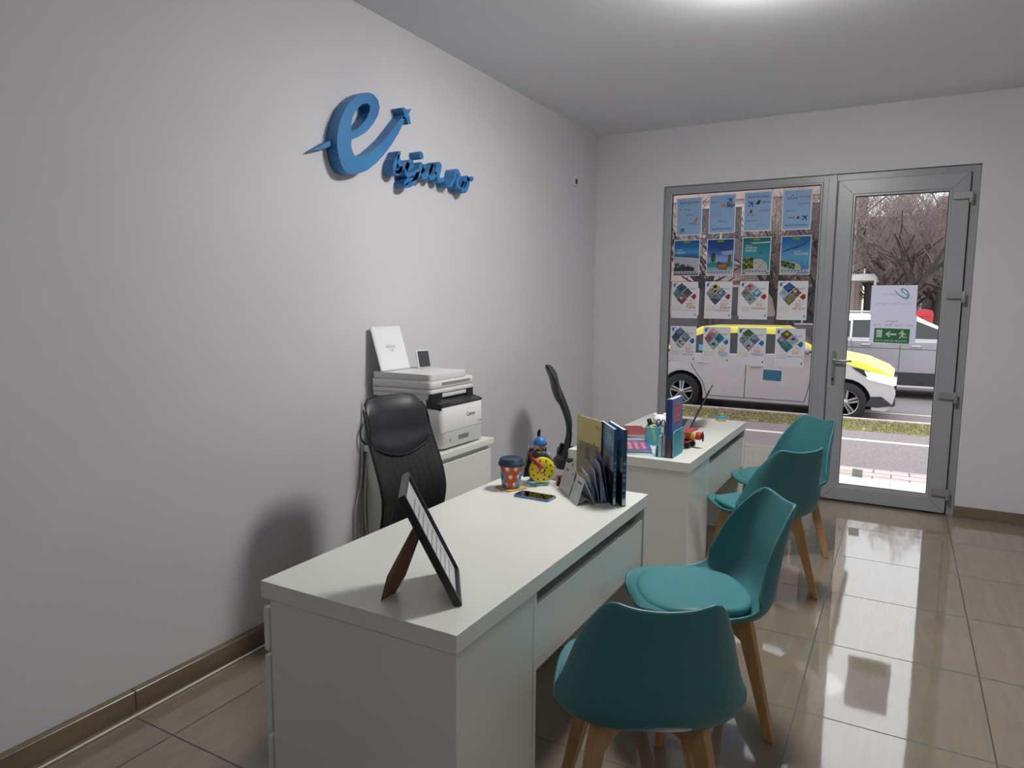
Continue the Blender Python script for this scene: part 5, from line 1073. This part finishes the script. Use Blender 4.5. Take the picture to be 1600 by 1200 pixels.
# ---- bare trees
M_bark=noisy(mat('bark','403a3a',.95),'342f2f','4c4543',12,5,bump=.4)
M_twig=C('80736f',.95)
def tree_mesh(seed,H_=5.6,r0=.13,lean=(0,0),levels=6):
    rr=random.Random(seed); tr=MB(); tw=MB()
    def grow(p,d,l,r,lv):
        n=4 if lv<2 else 3; pts=[p]; q=p.copy(); dd=d.copy()
        for i in range(n-1):
            dd=(dd+Vector((rr.uniform(-1,1),rr.uniform(-1,1),rr.uniform(-.4,.7)))*(.16 if lv else .06)).normalized(); q=q+dd*(l/(n-1)); pts.append(q.copy())
        b=tr if lv<2 else tw
        b.tube(pts,[r*(1-.45*i/(n-1)) for i in range(n)],M_bark if lv<3 else M_twig,8 if lv==0 else (5 if lv<2 else 3),caps=False)
        if lv>=levels: return
        k=(5,5,4,4,3,3)[min(lv,5)]
        for i in range(k):
            f=rr.uniform(.35,1) if lv else rr.uniform(.45,1); a=pts[min(int(f*(n-1)),n-2)].lerp(pts[min(int(f*(n-1))+1,n-1)],f*(n-1)%1 if f<1 else 1)
            u=Vector((rr.uniform(-1,1),rr.uniform(-1,1),rr.uniform(-.15,.9))).normalized(); nd=(dd*.55+u*.8).normalized()
            grow(a,nd,l*rr.uniform(.52,.8),max(r*.43,.0033),lv+1)
    grow(Vector((0,0,0)),Vector((lean[0],lean[1],1)).normalized(),H_*.42,r0,0)
    return tr,tw
protos=[]

SP=[(-2.85,18.9,3,0,1.0,0,'bare tree with a thick dark trunk straight behind the blue posters'),(-4.7,18.7,3,75,1.0,0,'bare leaning tree left of the thick trunked one, behind the window posters'),(.10,20.3,0,140,1.05,0,'dark trunked bare tree seen at the right of the door glass'),
    (-1.75,19.3,2,200,.9,0,'bare tree whose branches enter the door glass from the left'),(1.15,22.5,1,20,1.05,0,'bare tree at the far right edge of the door glass'),(-.6,23.5,2,80,1.05,0,'bare tree in the middle of the door glass behind the white sheet'),
    (-7.2,19.2,3,190,1.0,0,'bare tree farthest left beyond the road'),(1.6,27.0,0,250,1.0,0,'bare tree before the low reddish house, nearer its right end'),(.2,28.5,2,300,1.1,0,'bare tree close in front of the low reddish house'),
    (3.2,24.5,1,310,1.05,0,'bare tree right of the door view, beyond the red box'),(2.6,31.5,1,170,1.1,0,'bare tree far back between the reddish house and the pink block'),(-.35,31.0,1,100,1.0,0,'bare tree close to the reddish house wall'),
    (1.0,29.5,2,210,1.45,0,'taller bare tree rising behind the others near the reddish house'),(-1.1,28.0,0,30,1.4,0,'taller bare tree beside the cream corner of the beige block')]
for k,(sd,ln,lv,r_) in enumerate(((11,(0,0),6,.13),(23,(.28,0),6,.13),(37,(-.08,0),6,.13),(52,(.05,0),4,.19))):
    tr,tw=tree_mesh(sd,lean=ln,levels=lv,r0=r_); protos.append((tr,tw,None))
roots={}
for x,y,k,rz,sc,_,lab in SP:
    if k not in roots:
        t=thing('bare_tree',lab,'tree',(x,y,-.17),R(rz),group='bare winter trees beyond the road'); protos[k][0].build('trunk',t); protos[k][1].build('twigs',t); roots[k]=t
    else: t=copy_tree(roots[k]); t.location=(x,y,-.17); t.rotation_euler=(0,0,R(rz)); t['label']=lab
    t.scale=(sc,sc,sc)
